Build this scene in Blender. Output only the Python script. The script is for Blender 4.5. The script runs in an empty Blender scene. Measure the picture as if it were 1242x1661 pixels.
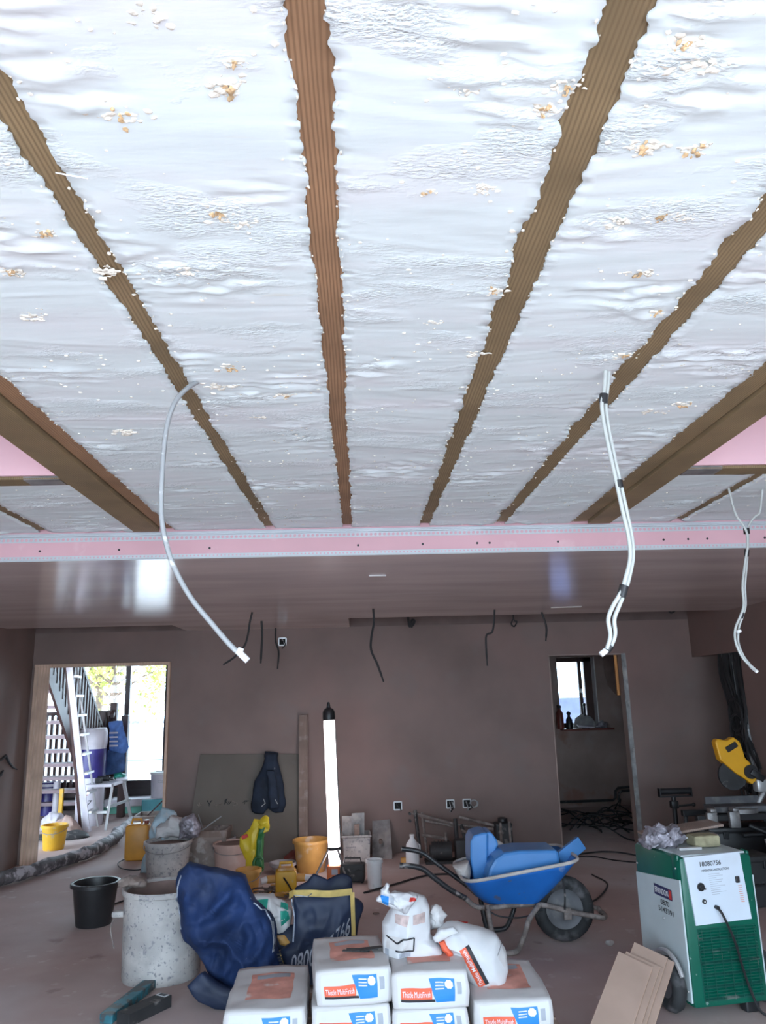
import bpy, bmesh, math, random
import numpy as np
from mathutils import Vector, Matrix, Euler, noise as mnoise

# ---------------------------------------------------------------- camera, sky, sun, exposure
scene = bpy.context.scene
COL = scene.collection
PI = math.pi
cam_data = bpy.data.cameras.new('camera')
cam = bpy.data.objects.new('camera', cam_data); COL.objects.link(cam)
scene.camera = cam
yaw, pitch, roll = math.radians(1.95), math.radians(13.45), math.radians(1.45)
cam.matrix_world = (Matrix.Translation((0, 0, 1.62)) @ Matrix.Rotation(-yaw, 4, 'Z')
                    @ Matrix.Rotation(PI / 2 + pitch, 4, 'X') @ Matrix.Rotation(-roll, 4, 'Z'))
cam_data.sensor_fit = 'VERTICAL'; cam_data.sensor_height = 36.0
cam_data.lens = 1246.0 / 1661.0 * 36.0
cam_data.clip_start = 0.05; cam_data.clip_end = 300

world = bpy.data.worlds.new('sky'); scene.world = world; world.use_nodes = True
wt = world.node_tree; wt.nodes.clear()
wo = wt.nodes.new('ShaderNodeOutputWorld'); wb = wt.nodes.new('ShaderNodeBackground')
wb.inputs['Color'].default_value = (0.66, 0.84, 1.0, 1); wb.inputs['Strength'].default_value = 9.0
wt.links.new(wb.outputs[0], wo.inputs[0])

sun_d = bpy.data.lights.new('sun', 'SUN'); sun_d.energy = 6.5; sun_d.angle = math.radians(1.0)
sun_d.color = (1.0, 0.95, 0.88)
sun = bpy.data.objects.new('sun', sun_d); COL.objects.link(sun)
sd = Vector((0.18, 0.47, -1.0)).normalized()          # direction the light travels
sun.rotation_euler = sd.to_track_quat('-Z', 'Y').to_euler(); sun.location = (0, -3, 8)

def portal(loc, rot, sx, sy):
    l = bpy.data.lights.new('daylight_portal', 'AREA'); l.shape = 'RECTANGLE'; l.size = sx; l.size_y = sy
    l.cycles.is_portal = True
    o = bpy.data.objects.new('daylight_portal', l); COL.objects.link(o); o.location = loc; o.rotation_euler = rot
portal((0.07, -1.3, 1.2), (PI / 2, 0, 0), 7.2, 2.4)        # garden opening behind the camera
portal((-2.0, 2.3, 3.0), (0, 0, 0), 1.5, 1.6)              # left roof light
portal((2.2, 2.3, 3.0), (0, 0, 0), 1.5, 1.6)               # right roof light
portal((-4.4, 12.95, 1.4), (-PI / 2, 0, 0), 5.0, 2.4)      # hall glazing

vs = scene.view_settings
vs.view_transform = 'Standard'; vs.look = 'None'; vs.gamma = 1.0; vs.use_curve_mapping = False
vs.exposure = 0.34
scene.display_settings.display_device = 'sRGB'
scene.cycles.use_denoising = True
scene.cycles.max_bounces = 10; scene.cycles.diffuse_bounces = 6; scene.cycles.glossy_bounces = 4
scene.cycles.sample_clamp_indirect = 8.0
scene.cycles.caustics_reflective = False; scene.cycles.caustics_refractive = False

# ---------------------------------------------------------------- materials
def _n(t, k, **kw):
    n = t.nodes.new(k)
    for a, b in kw.items(): setattr(n, a, b)
    return n
def mat(name, col, rough=0.6, metal=0.0, var=0.12, scale=6.0, stretch=(1, 1, 1), bump=0.0, bscale=40.0,
        spots=(), detail=4.0, emis=None, alpha=None, trans=0.0, spec=0.5, coat=0.0, coords='Object'):
    m = bpy.data.materials.new(name); m.use_nodes = True
    t = m.node_tree; b = t.nodes['Principled BSDF']
    b.inputs['Roughness'].default_value = rough; b.inputs['Metallic'].default_value = metal
    b.inputs['Specular IOR Level'].default_value = spec; b.inputs['Coat Weight'].default_value = coat
    tc = _n(t, 'ShaderNodeTexCoord'); mp = _n(t, 'ShaderNodeMapping'); mp.inputs['Scale'].default_value = stretch
    t.links.new(tc.outputs[coords], mp.inputs[0])
    nz = _n(t, 'ShaderNodeTexNoise'); nz.inputs['Scale'].default_value = scale; nz.inputs['Detail'].default_value = detail
    t.links.new(mp.outputs[0], nz.inputs['Vector'])
    mx = _n(t, 'ShaderNodeMix', data_type='RGBA')
    mx.inputs[6].default_value = (*[max(0, c * (1 - var)) for c in col], 1)
    mx.inputs[7].default_value = (*[min(1, c * (1 + var)) for c in col], 1)
    rp = _n(t, 'ShaderNodeMapRange'); rp.inputs[1].default_value = 0.32; rp.inputs[2].default_value = 0.68
    t.links.new(nz.outputs['Fac'], rp.inputs[0]); t.links.new(rp.outputs[0], mx.inputs[0])
    out = mx.outputs[2]
    for i, (c2, thr, sc2, soft, amt) in enumerate(spots):
        n2 = _n(t, 'ShaderNodeTexNoise'); n2.inputs['Scale'].default_value = sc2; n2.inputs['Detail'].default_value = 5
        mp2 = _n(t, 'ShaderNodeMapping'); mp2.inputs['Location'].default_value = (3.1 * i + 1, 7.7, 2.3); mp2.inputs['Scale'].default_value = stretch
        t.links.new(tc.outputs[coords], mp2.inputs[0]); t.links.new(mp2.outputs[0], n2.inputs['Vector'])
        r2 = _n(t, 'ShaderNodeMapRange'); r2.inputs[1].default_value = thr; r2.inputs[2].default_value = thr + soft
        r2.inputs[4].default_value = amt
        t.links.new(n2.outputs['Fac'], r2.inputs[0])
        m2 = _n(t, 'ShaderNodeMix', data_type='RGBA'); m2.inputs[7].default_value = (*c2, 1)
        t.links.new(r2.outputs[0], m2.inputs[0]); t.links.new(out, m2.inputs[6]); out = m2.outputs[2]
    t.links.new(out, b.inputs['Base Color'])
    if bump:
        n3 = _n(t, 'ShaderNodeTexNoise'); n3.inputs['Scale'].default_value = bscale; n3.inputs['Detail'].default_value = 6
        t.links.new(mp.outputs[0], n3.inputs['Vector'])
        bp = _n(t, 'ShaderNodeBump'); bp.inputs['Strength'].default_value = bump; bp.inputs['Distance'].default_value = 0.01
        t.links.new(n3.outputs['Fac'], bp.inputs['Height']); t.links.new(bp.outputs[0], b.inputs['Normal'])
    if emis:
        b.inputs['Emission Color'].default_value = (*emis[0], 1); b.inputs['Emission Strength'].default_value = emis[1]
    if trans: b.inputs['Transmission Weight'].default_value = trans
    if alpha is not None: b.inputs['Alpha'].default_value = alpha
    return m
def rough_patches(m):
    t = m.node_tree; b = t.nodes['Principled BSDF']; tc = [n for n in t.nodes if n.type == 'TEX_COORD'][0]
    mp = _n(t, 'ShaderNodeMapping'); mp.inputs['Scale'].default_value = (1, 1.9, 1); t.links.new(tc.outputs['Object'], mp.inputs[0])
    a = _n(t, 'ShaderNodeTexNoise'); a.inputs['Scale'].default_value = 3.4; a.inputs['Detail'].default_value = 6; c = _n(t, 'ShaderNodeTexNoise'); c.inputs['Scale'].default_value = 85; c.inputs['Detail'].default_value = 4
    for n in (a, c): t.links.new(mp.outputs[0], n.inputs['Vector'])
    r = _n(t, 'ShaderNodeMapRange'); r.inputs[1].default_value = 0.52; r.inputs[2].default_value = 0.68; t.links.new(a.outputs['Fac'], r.inputs[0])
    u = _n(t, 'ShaderNodeMath', operation='MULTIPLY'); t.links.new(r.outputs[0], u.inputs[0]); t.links.new(c.outputs['Fac'], u.inputs[1])
    bp = _n(t, 'ShaderNodeBump'); bp.inputs['Strength'].default_value = 0.9; bp.inputs['Distance'].default_value = 0.008; t.links.new(u.outputs[0], bp.inputs['Height'])
    old = b.inputs['Normal'].links[0].from_socket; t.links.new(old, bp.inputs['Normal']); t.links.new(bp.outputs[0], b.inputs['Normal'])
def glazing(name, tint):
    m = bpy.data.materials.new(name); m.use_nodes = True; t = m.node_tree; t.nodes.remove(t.nodes['Principled BSDF'])
    a = _n(t, 'ShaderNodeBsdfTransparent'); a.inputs[0].default_value = (*tint, 1); g = _n(t, 'ShaderNodeBsdfGlossy'); g.inputs['Roughness'].default_value = 0.03
    f = _n(t, 'ShaderNodeFresnel'); f.inputs[0].default_value = 1.45; x = _n(t, 'ShaderNodeMixShader')
    t.links.new(f.outputs[0], x.inputs[0]); t.links.new(a.outputs[0], x.inputs[1]); t.links.new(g.outputs[0], x.inputs[2]); t.links.new(x.outputs[0], t.nodes['Material Output'].inputs[0])
    return m
def wood(name, c1, c2, rough=0.75, scale=14.0, axis=1, spots=()):
    """timber with grain lines running along one axis"""
    m = mat(name, c1, rough, var=0.2, scale=5, spots=spots)
    t = m.node_tree; b = t.nodes['Principled BSDF']; tc = [n for n in t.nodes if n.type == 'TEX_COORD'][0]
    mp = _n(t, 'ShaderNodeMapping'); s = [1, 1, 1]; s[axis] = 0.10; mp.inputs['Scale'].default_value = s
    t.links.new(tc.outputs['Object'], mp.inputs[0])
    wv = _n(t, 'ShaderNodeTexWave', wave_type='BANDS', bands_direction='X', wave_profile='SIN'); wv.inputs['Scale'].default_value = scale * 3.1
    wv.inputs['Distortion'].default_value = 9.0; wv.inputs['Detail'].default_value = 1.5; wv.inputs['Detail Scale'].default_value = 0.35
    t.links.new(mp.outputs[0], wv.inputs['Vector'])
    rr = _n(t, 'ShaderNodeMapRange'); rr.inputs[1].default_value = 0.35; rr.inputs[2].default_value = 1.0; rr.inputs[4].default_value = 0.7
    t.links.new(wv.outputs['Fac'], rr.inputs[0])
    mx = _n(t, 'ShaderNodeMix', data_type='RGBA'); mx.inputs[7].default_value = (*c2, 1)
    src = b.inputs['Base Color'].links[0].from_socket
    t.links.new(src, mx.inputs[6]); t.links.new(rr.outputs[0], mx.inputs[0]); t.links.new(mx.outputs[2], b.inputs['Base Color'])
    bp = _n(t, 'ShaderNodeBump'); bp.inputs['Strength'].default_value = 0.35; bp.inputs['Distance'].default_value = 0.002
    t.links.new(rr.outputs[0], bp.inputs['Height']); t.links.new(bp.outputs[0], b.inputs['Normal'])
    return m

PLAS = (0.50, 0.45, 0.43)
DUST = (0.42, 0.38, 0.36)
M = {}
def defmats():
    M['plaster'] = mat('plaster_wall', (0.205, 0.142, 0.125), 0.7, var=0.16, scale=1.1, bump=0.12, bscale=5, spots=[((0.29, 0.16, 0.14), 0.52, 0.6, 0.25, 0.6), ((0.20, 0.165, 0.155), 0.55, 2.5, 0.2, 0.5)])
    M['plaster_ceiling'] = mat('plaster_ceiling', (0.72, 0.60, 0.58), 0.17, var=0.12, scale=1.4, stretch=(0.5, 2.2, 1), bump=0.05, bscale=7, spec=0.6, spots=[((0.78, 0.68, 0.66), 0.55, 2.0, 0.2, 0.5)])
    M['floor'] = mat('dusty_concrete', (0.46, 0.345, 0.32), 0.85, var=0.15, scale=0.9, bump=0.15, bscale=14, spots=[((0.60, 0.54, 0.54), 0.48, 0.8, 0.2, 0.7), ((0.68, 0.63, 0.62), 0.63, 9, 0.12, 0.5), ((0.24, 0.16, 0.14), 0.66, 5, 0.08, 0.5)])
    M['insul'] = mat('foam_insulation', (0.765, 0.845, 0.86), 0.65, var=0.05, scale=3, stretch=(1, 5, 1), bump=0.12, bscale=7, spots=[((0.80, 0.81, 0.84), 0.45, 1.3, 0.3, 0.9), ((0.80, 0.74, 0.60), 0.70, 5, 0.1, 0.35)])
    rough_patches(M['insul'])
    M['foam_tan'] = mat('foam_tan', (0.72, 0.50, 0.28), 0.8, var=0.35, scale=30, bump=0.5, bscale=60)
    M['foam_pale'] = mat('foam_pale', (0.88, 0.84, 0.74), 0.8, var=0.12, scale=25, bump=0.5, bscale=60)
    M['joist'] = wood('joist_timber', (0.25, 0.175, 0.092), (0.15, 0.098, 0.05), axis=1, scale=12, spots=[((0.31, 0.20, 0.11), 0.55, 2.0, 0.2, 0.6)])
    M['joist_red'] = wood('joist_red_timber', (0.33, 0.185, 0.10), (0.17, 0.09, 0.045), axis=1, scale=12)
    M['pink'] = mat('pink_board', (0.66, 0.39, 0.43), 0.75, var=0.05, scale=2, spots=[((0.8, 0.62, 0.63), 0.62, 6, 0.1, 0.4)])
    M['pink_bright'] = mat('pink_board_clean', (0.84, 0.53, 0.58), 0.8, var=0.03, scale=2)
    M['bead'] = mat('bead_metal', (0.52, 0.55, 0.58), 0.45, 0.2, var=0.05)
    M['white'] = mat('white_plastic', (0.75, 0.75, 0.76), 0.5, var=0.05, spots=[(DUST, 0.62, 14, 0.08, 0.5)])
    M['cable_grey'] = mat('cable_grey', (0.30, 0.31, 0.32), 0.5, var=0.08, spots=[((0.8, 0.8, 0.8), 0.6, 30, 0.1, 0.7)])
    M['cable_white'] = mat('cable_white', (0.48, 0.50, 0.48), 0.45, var=0.06)
    M['black'] = mat('black_plastic', (0.018, 0.018, 0.02), 0.42, var=0.3)
    M['black_dusty'] = mat('black_dusty', (0.03, 0.03, 0.032), 0.6, var=0.3, spots=[(DUST, 0.6, 12, 0.12, 0.55)])
    M['cable_black'] = mat('cable_black', (0.02, 0.019, 0.02), 0.55, var=0.3)
    M['splatter'] = mat('splattered_plastic', (0.40, 0.38, 0.37), 0.8, var=0.15, scale=5, bump=0.25, bscale=18, spots=[((0.56, 0.53, 0.51), 0.5, 5, 0.12, 0.8), ((0.20, 0.20, 0.23), 0.60, 24, 0.05, 0.7), ((0.15, 0.15, 0.18), 0.62, 52, 0.04, 0.7), ((0.40, 0.33, 0.30), 0.56, 3, 0.2, 0.6)])
    M['plaster_wet'] = mat('plaster_residue', (0.22, 0.15, 0.13), 0.75, var=0.2, bump=0.3, bscale=20)
    M['bucket_brown'] = mat('bucket_stained', (0.22, 0.17, 0.15), 0.7, var=0.3, scale=7, bump=0.3, spots=[((0.42, 0.37, 0.34), 0.55, 10, 0.08, 0.8), ((0.05, 0.04, 0.05), 0.62, 13, 0.06, 0.8)])
    M['tub_pink'] = mat('tub_pale', (0.52, 0.36, 0.31), 0.6, var=0.12, scale=4, spots=[((0.6, 0.5, 0.46), 0.6, 7, 0.1, 0.6)])
    M['tub_grey'] = mat('tub_grey', (0.36, 0.34, 0.36), 0.6, var=0.15, scale=4, spots=[((0.5, 0.45, 0.42), 0.55, 7, 0.1, 0.6)])
    M['yellow_bucket'] = mat('yellow_bucket', (0.62, 0.33, 0.09), 0.5, var=0.15, spots=[((0.6, 0.5, 0.4), 0.58, 9, 0.1, 0.6)])
    M['yellow'] = mat('yellow_plastic', (0.75, 0.42, 0.03), 0.45, var=0.12, spots=[((0.5, 0.42, 0.3), 0.62, 15, 0.06, 0.6)])
    M['yellow_saw'] = mat('yellow_saw', (0.85, 0.42, 0.02), 0.4, var=0.06)
    M['tote_blue'] = mat('woven_blue', (0.013, 0.032, 0.105), 0.72, var=0.4, scale=3.5, spec=0.3, bump=0.8, bscale=14, spots=[((0.10, 0.12, 0.18), 0.58, 3, 0.25, 0.6), ((0.45, 0.45, 0.5), 0.72, 16, 0.03, 0.7)])
    M['tote_navy'] = mat('woven_navy', (0.012, 0.022, 0.055), 0.6, var=0.3, scale=4, bump=0.6, bscale=7, spots=[((0.08, 0.09, 0.12), 0.58, 4, 0.2, 0.6)])
    M['hem_yellow'] = mat('hem_yellow', (0.55, 0.40, 0.13), 0.8, var=0.2, scale=14)
    M['paper'] = mat('paper_white', (0.58, 0.56, 0.56), 0.7, var=0.06, scale=3, bump=0.5, bscale=7, spots=[((0.58, 0.55, 0.54), 0.56, 3, 0.2, 0.6)])
    M['paper_clean'] = mat('paper_clean', (0.62, 0.62, 0.64), 0.65, var=0.04, scale=3, bump=0.35, bscale=6)
    M['orange'] = mat('print_orange', (0.80, 0.13, 0.06), 0.6, var=0.08)
    M['orange_faded'] = mat('print_faded', (0.66, 0.30, 0.24), 0.75, var=0.18, scale=10, spots=[((0.66, 0.62, 0.6), 0.58, 9, 0.1, 0.8)])
    M['print_blue'] = mat('print_blue', (0.02, 0.22, 0.60), 0.55, var=0.05)
    M['print_black'] = mat('print_black', (0.02, 0.02, 0.025), 0.6, var=0.1)
    M['print_grey'] = mat('print_grey', (0.35, 0.37, 0.42), 0.6, var=0.1)
    M['print_white'] = mat('print_white', (0.80, 0.82, 0.85), 0.6, var=0.03)
    M['print_dullwhite'] = mat('print_dullwhite', (0.34, 0.37, 0.44), 0.7, var=0.35, scale=30)
    M['print_red'] = mat('print_red', (0.55, 0.04, 0.03), 0.6, var=0.1)
    M['print_navy'] = mat('print_navy', (0.03, 0.03, 0.10), 0.5, var=0.1)
    M['blue_tray'] = mat('barrow_blue', (0.012, 0.13, 0.46), 0.4, var=0.12, scale=5, spots=[((0.30, 0.33, 0.36), 0.61, 5, 0.06, 0.75), ((0.10, 0.10, 0.12), 0.67, 14, 0.03, 0.7)])
    M['blue_plastic'] = mat('pale_blue_plastic', (0.06, 0.22, 0.52), 0.28, var=0.10, scale=3, spots=[((0.25, 0.35, 0.45), 0.64, 8, 0.1, 0.5)])
    M['caked'] = mat('caked_plaster', (0.48, 0.44, 0.42), 0.85, var=0.2, scale=9, bump=0.5, bscale=22)
    M['tyre'] = mat('rubber_tyre', (0.025, 0.026, 0.028), 0.8, var=0.3, scale=12, spots=[((0.17, 0.16, 0.17), 0.5, 8, 0.2, 0.8)])
    M['rim'] = mat('wheel_rim', (0.12, 0.12, 0.13), 0.6, 0.3, var=0.25, spots=[((0.28, 0.26, 0.25), 0.5, 9, 0.2, 0.6)])
    M['black_tube'] = mat('black_tube', (0.022, 0.022, 0.025), 0.4, var=0.3, spots=[((0.30, 0.26, 0.25), 0.6, 17, 0.05, 0.8)])
    M['muddy_tube'] = mat('muddy_tube', (0.16, 0.13, 0.12), 0.7, var=0.3, scale=15, bump=0.4, bscale=30, spots=[((0.33, 0.29, 0.27), 0.5, 14, 0.1, 0.7)])
    M['green'] = mat('green_paint', (0.0, 0.095, 0.06), 0.38, var=0.08, spots=[((0.3, 0.35, 0.33), 0.72, 25, 0.02, 0.6)])
    M['panel_white'] = mat('white_panel', (0.60, 0.66, 0.74), 0.4, var=0.03, spots=[((0.48, 0.50, 0.54), 0.62, 5, 0.15, 0.35)])
    M['panel_side'] = mat('side_panel', (0.50, 0.56, 0.58), 0.4, var=0.04, spots=[((0.42, 0.45, 0.47), 0.6, 4, 0.15, 0.5)])
    M['mesh_green'] = mat('grille_green', (0.005, 0.075, 0.055), 0.5, var=0.2, spots=[(DUST, 0.62, 14, 0.1, 0.3)])
    M['recess_shade'] = mat('recess_shade', (0.16, 0.115, 0.105), 0.85, var=.1)  # darker wall tone, stands for the shade inside the ceiling recess
    M['stain'] = mat('pink_stain', (0.52, 0.40, 0.38), 0.8, var=.25, scale=30)
    M['amber'] = mat('amber_plastic', (0.58, 0.27, 0.04), 0.45, var=.15)
    M['dark'] = mat('dark_void', (0.012, 0.013, 0.013), 0.9, var=0.2)
    M['board_grey'] = mat('plasterboard_back', (0.135, 0.115, 0.098), 0.85, var=0.1, scale=2.5, spots=[((0.14, 0.12, 0.11), 0.6, 7, 0.05, 0.4)])
    M['plank'] = wood('stained_plank', (0.24, 0.17, 0.14), (0.16, 0.11, 0.09), axis=2, scale=9, spots=[((0.36, 0.31, 0.29), 0.54, 9, 0.12, 0.7)])
    M['mdf'] = mat('mdf_board', (0.36, 0.25, 0.20), 0.7, var=0.08, scale=5)
    M['mdf_edge'] = mat('mdf_edge', (0.52, 0.35, 0.26), 0.75, var=0.06, scale=12)
    M['liner'] = wood('pine_liner', (0.60, 0.42, 0.32), (0.53, 0.36, 0.26), axis=2, scale=3)
    M['navy_cloth'] = mat('navy_cloth', (0.012, 0.020, 0.038), 0.85, var=0.35, scale=9, bump=0.4, bscale=12, spots=[((0.2, 0.22, 0.25), 0.72, 12, 0.02, 0.7)])
    M['bag_yellow'] = mat('bag_yellow', (0.72, 0.53, 0.03), 0.45, var=0.12, bump=0.4, bscale=9)
    M['bag_green'] = mat('bag_green', (0.02, 0.15, 0.045), 0.45, var=0.15, bump=0.4, bscale=9)
    M['bag_teal'] = mat('bag_teal', (0.02, 0.27, 0.20), 0.55, var=0.2)
    M['steel'] = mat('worn_steel', (0.30, 0.29, 0.29), 0.5, 0.6, var=0.3, scale=10, spots=[((0.42, 0.39, 0.37), 0.55, 9, 0.12, 0.8)])
    M['alu'] = mat('aluminium', (0.55, 0.55, 0.56), 0.4, 0.5, var=0.1, spots=[((0.6, 0.57, 0.55), 0.55, 12, 0.1, 0.5)])
    M['tube_light'] = mat('lamp_tube', (1, 1, 1), 0.3, var=0, emis=((1.0, 0.90, 0.93), 7.0))
    M['lamp_orange'] = mat('lamp_orange', (0.55, 0.14, 0.04), 0.5, var=0.15, spots=[((0.5, 0.4, 0.35), 0.6, 14, 0.1, 0.5)])
    M['clear'] = mat('clear_sleeve', (0.6, 0.6, 0.62), 0.15, var=0.05, trans=0.6)
    M['teal'] = mat('teal_tool', (0.03, 0.15, 0.19), 0.5, var=0.25, scale=10, spots=[((0.07, 0.06, 0.06), 0.52, 12, 0.05, 0.85), ((0.3, 0.28, 0.27), 0.64, 20, 0.05, 0.5)])
    M['grey_cloth'] = mat('pale_blue_sheet', (0.32, 0.42, 0.48), 0.6, var=0.25, scale=7, bump=0.4, bscale=14, spots=[((0.5, 0.45, 0.43), 0.56, 8, 0.1, 0.7)])
    M['foil'] = mat('crumpled_foil', (0.30, 0.28, 0.32), 0.45, 0.35, var=0.4, scale=30, bump=0.9, bscale=40)
    M['sponge'] = mat('olive_sponge', (0.30, 0.27, 0.17), 0.9, var=0.25, scale=20, bump=0.5, bscale=50)
    M['dark_wood'] = mat('dark_stained_wood', (0.060, 0.028, 0.026), 0.45, var=0.2, stretch=(1, 1, 0.2), scale=12)
    M['tread'] = mat('pale_tread', (0.30, 0.22, 0.24), 0.6, var=0.1, scale=8)
    M['sheet_purple'] = mat('purple_wrap', (0.045, 0.035, 0.20), 0.35, var=0.3, scale=5, bump=0.3, bscale=12)
    M['sheet_white'] = mat('white_wrap', (0.66, 0.62, 0.68), 0.35, var=0.12, scale=5, bump=0.4, bscale=12)
    M['towel'] = mat('blue_towel', (0.10, 0.20, 0.50), 0.9, var=0.25, scale=14, bump=0.4, bscale=40)
    M['towel_dark'] = mat('denim_blue', (0.05, 0.10, 0.24), 0.9, var=0.3, scale=10, bump=0.4, bscale=40)
    M['green_board'] = mat('green_foam_board', (0.16, 0.42, 0.33), 0.8, var=0.08)
    M['teal_sheet'] = mat('teal_sheet', (0.10, 0.38, 0.44), 0.5, var=0.15)
    M['cable_hose'] = mat('dusty_hose', (0.10, 0.09, 0.095), 0.7, var=0.4, scale=14, bump=0.6, bscale=24, spots=[((0.42, 0.38, 0.40), 0.5, 11, 0.08, 0.85)])
    M['paving'] = mat('outdoor_paving', (0.50, 0.49, 0.50), 0.85, var=0.08, scale=1)
    M['render'] = mat('outdoor_render', (0.75, 0.73, 0.74), 0.85, var=0.05, scale=1)
    M['leaf'] = mat('leaf', (0.34, 0.36, 0.08), 0.7, var=0.4, scale=3)
    M['bark'] = mat('bark', (0.16, 0.11, 0.08), 0.9, var=0.3)
    M['frame_dark'] = mat('dark_frame', (0.035, 0.022, 0.025), 0.45, var=0.15)
    M['room_plaster'] = mat('old_plaster', (0.34, 0.25, 0.22), 0.8, var=0.15, scale=2, spots=[((0.28, 0.13, 0.10), 0.60, 1.6, 0.05, 0.7), ((0.42, 0.36, 0.34), 0.55, 3, 0.15, 0.5)])
    M['timber_orange'] = mat('orange_timber', (0.60, 0.26, 0.08), 0.6, var=0.1, stretch=(1, 1, .2))
    M['brown_frame'] = mat('brown_frame', (0.075, 0.035, 0.03), 0.5, var=0.15)
    M['glass'] = glazing('clear_glass', (0.93, 0.95, 0.96)); M['glass_dimming'] = glazing('dimming_roof_glass', (0.17, 0.18, 0.20))  # second glass is dark to hold daylight back
    M['red_brown'] = mat('red_sauce', (0.18, 0.04, 0.03), 0.4, var=0.2)
    M['roof'] = mat('roof_deck', (0.35, 0.33, 0.32), 0.9, var=0.1)
defmats()

# ---------------------------------------------------------------- mesh helpers
def V(*a): return Vector(a)
class MB:
    """collects shapes into one mesh"""
    def __init__(s): s.v = []; s.f = []; s.mi = []
    def add(s, vs, fs, m=0):
        o = len(s.v); s.v += [tuple(p) for p in vs]; s.f += [tuple(i + o for i in f) for f in fs]; s.mi += [m] * len(fs); return s
    def box(s, c, d, rot=None, m=0, bev=0.0):
        c = Vector(c); hx, hy, hz = d[0] / 2, d[1] / 2, d[2] / 2
        R = Euler(rot).to_matrix() if rot is not None and not isinstance(rot, Matrix) else rot
        if bev <= 0:
            P = [Vector((x, y, z)) for z in (-hz, hz) for y in (-hy, hy) for x in (-hx, hx)]
            F = [(0, 2, 3, 1), (4, 5, 7, 6), (0, 1, 5, 4), (1, 3, 7, 5), (3, 2, 6, 7), (2, 0, 4, 6)]
        else:
            b = min(bev, hx * .9, hy * .9, hz * .9)
            bm = bmesh.new(); bmesh.ops.create_cube(bm, size=1, matrix=Matrix.Diagonal((2 * hx, 2 * hy, 2 * hz, 1)))
            bmesh.ops.bevel(bm, geom=bm.edges[:], offset=b, segments=2, affect='EDGES', profile=0.5)
            bm.verts.index_update(); P = [v.co.copy() for v in bm.verts]; F = [tuple(v.index for v in f.verts) for f in bm.faces]; bm.free()
        if R is not None: P = [R @ p for p in P]
        return s.add([p + c for p in P], F, m)
    def hexa(s, b4, t4, m=0):
        """box from four bottom and four top corners (both counter-clockwise from above)"""
        return s.add(list(b4) + list(t4), [(3, 2, 1, 0), (4, 5, 6, 7), (0, 1, 5, 4), (1, 2, 6, 5), (2, 3, 7, 6), (3, 0, 4, 7)], m)
    def tube(s, path, r, n=8, m=0, caps=True, closed=False):
        P = [Vector(p) for p in path]; k = len(P); R = r if hasattr(r, '__len__') else [r] * k
        T = [(P[min(i + 1, k - 1)] - P[max(i - 1, 0)]).normalized() for i in range(k)]
        up = Vector((0, 0, 1)) if abs(T[0].z) < 0.9 else Vector((1, 0, 0))
        a = (up - T[0] * up.dot(T[0])).normalized(); vs = []
        for i in range(k):
            a = (a - T[i] * a.dot(T[i])).normalized(); b = T[i].cross(a)
            vs += [P[i] + (a * math.cos(2 * PI * j / n) + b * math.sin(2 * PI * j / n)) * R[i] for j in range(n)]
        fs = [(i * n + j, i * n + (j + 1) % n, (i + 1) * n + (j + 1) % n, (i + 1) * n + j) for i in range(k - 1) for j in range(n)]
        if caps: fs += [tuple(range(n - 1, -1, -1)), tuple((k - 1) * n + j for j in range(n))]
        return s.add(vs, fs, m)
    def cyl(s, a, b, r, n=16, m=0, r2=None): return s.tube([a, b], [r, r if r2 is None else r2], n, m)
    def lathe(s, prof, c=(0, 0, 0), n=28, m=0, rot=None, sx=1, sy=1, cap=True):
        """prof: list of (radius, height) from the outside bottom round to the inside"""
        k = len(prof); R = Euler(rot).to_matrix() if rot is not None else Matrix.Identity(3); c = Vector(c)
        vs = [c + R @ Vector((r * math.cos(2 * PI * j / n) * sx, r * math.sin(2 * PI * j / n) * sy, z)) for r, z in prof for j in range(n)]
        fs = [(i * n + j, i * n + (j + 1) % n, (i + 1) * n + (j + 1) % n, (i + 1) * n + j) for i in range(k - 1) for j in range(n)]
        if cap: fs += [tuple(range(n - 1, -1, -1)), tuple((k - 1) * n + j for j in range(n))]
        return s.add(vs, fs, m)
    def prism(s, poly, axis, d0, d1, m=0):
        """polygon (2D) extruded along an axis: 'Y' uses (x,z), 'X' uses (y,z), 'Z' uses (x,y)"""
        mk = {'Y': lambda p, d: (p[0], d, p[1]), 'X': lambda p, d: (d, p[0], p[1]), 'Z': lambda p, d: (p[0], p[1], d)}[axis]
        n = len(poly); vs = [mk(p, d0) for p in poly] + [mk(p, d1) for p in poly]
        fs = [tuple(range(n)), tuple(range(2 * n - 1, n - 1, -1))] + [(i, i + n, (i + 1) % n + n, (i + 1) % n) for i in range(n)]
        return s.add(vs, fs, m)
    def ball(s, c, r, m=0, sub=1, sc=(1, 1, 1), jit=0.0, rng=random):
        bm = bmesh.new(); bmesh.ops.create_icosphere(bm, subdivisions=sub, radius=1); c = Vector(c)
        bm.verts.index_update()
        vs = [c + Vector((v.co.x * sc[0], v.co.y * sc[1], v.co.z * sc[2])) * r * (1 + rng.uniform(-jit, jit)) for v in bm.verts]
        fs = [tuple(v.index for v in f.verts) for f in bm.faces]; bm.free()
        return s.add(vs, fs, m)
    def disc(s, c, nrm, r, n=16, m=0):
        nrm = Vector(nrm).normalized(); a = nrm.orthogonal().normalized(); b = nrm.cross(a); c = Vector(c)
        return s.add([c + (a * math.cos(2 * PI * j / n) + b * math.sin(2 * PI * j / n)) * r for j in range(n)], [tuple(range(n))], m)
    def grid(s, fn, nu, nv, m=0):
        vs = [fn(i / nu, j / nv) for j in range(nv + 1) for i in range(nu + 1)]; w = nu + 1
        return s.add(vs, [(j * w + i, j * w + i + 1, (j + 1) * w + i + 1, (j + 1) * w + i) for j in range(nv) for i in range(nu)], m)
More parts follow.
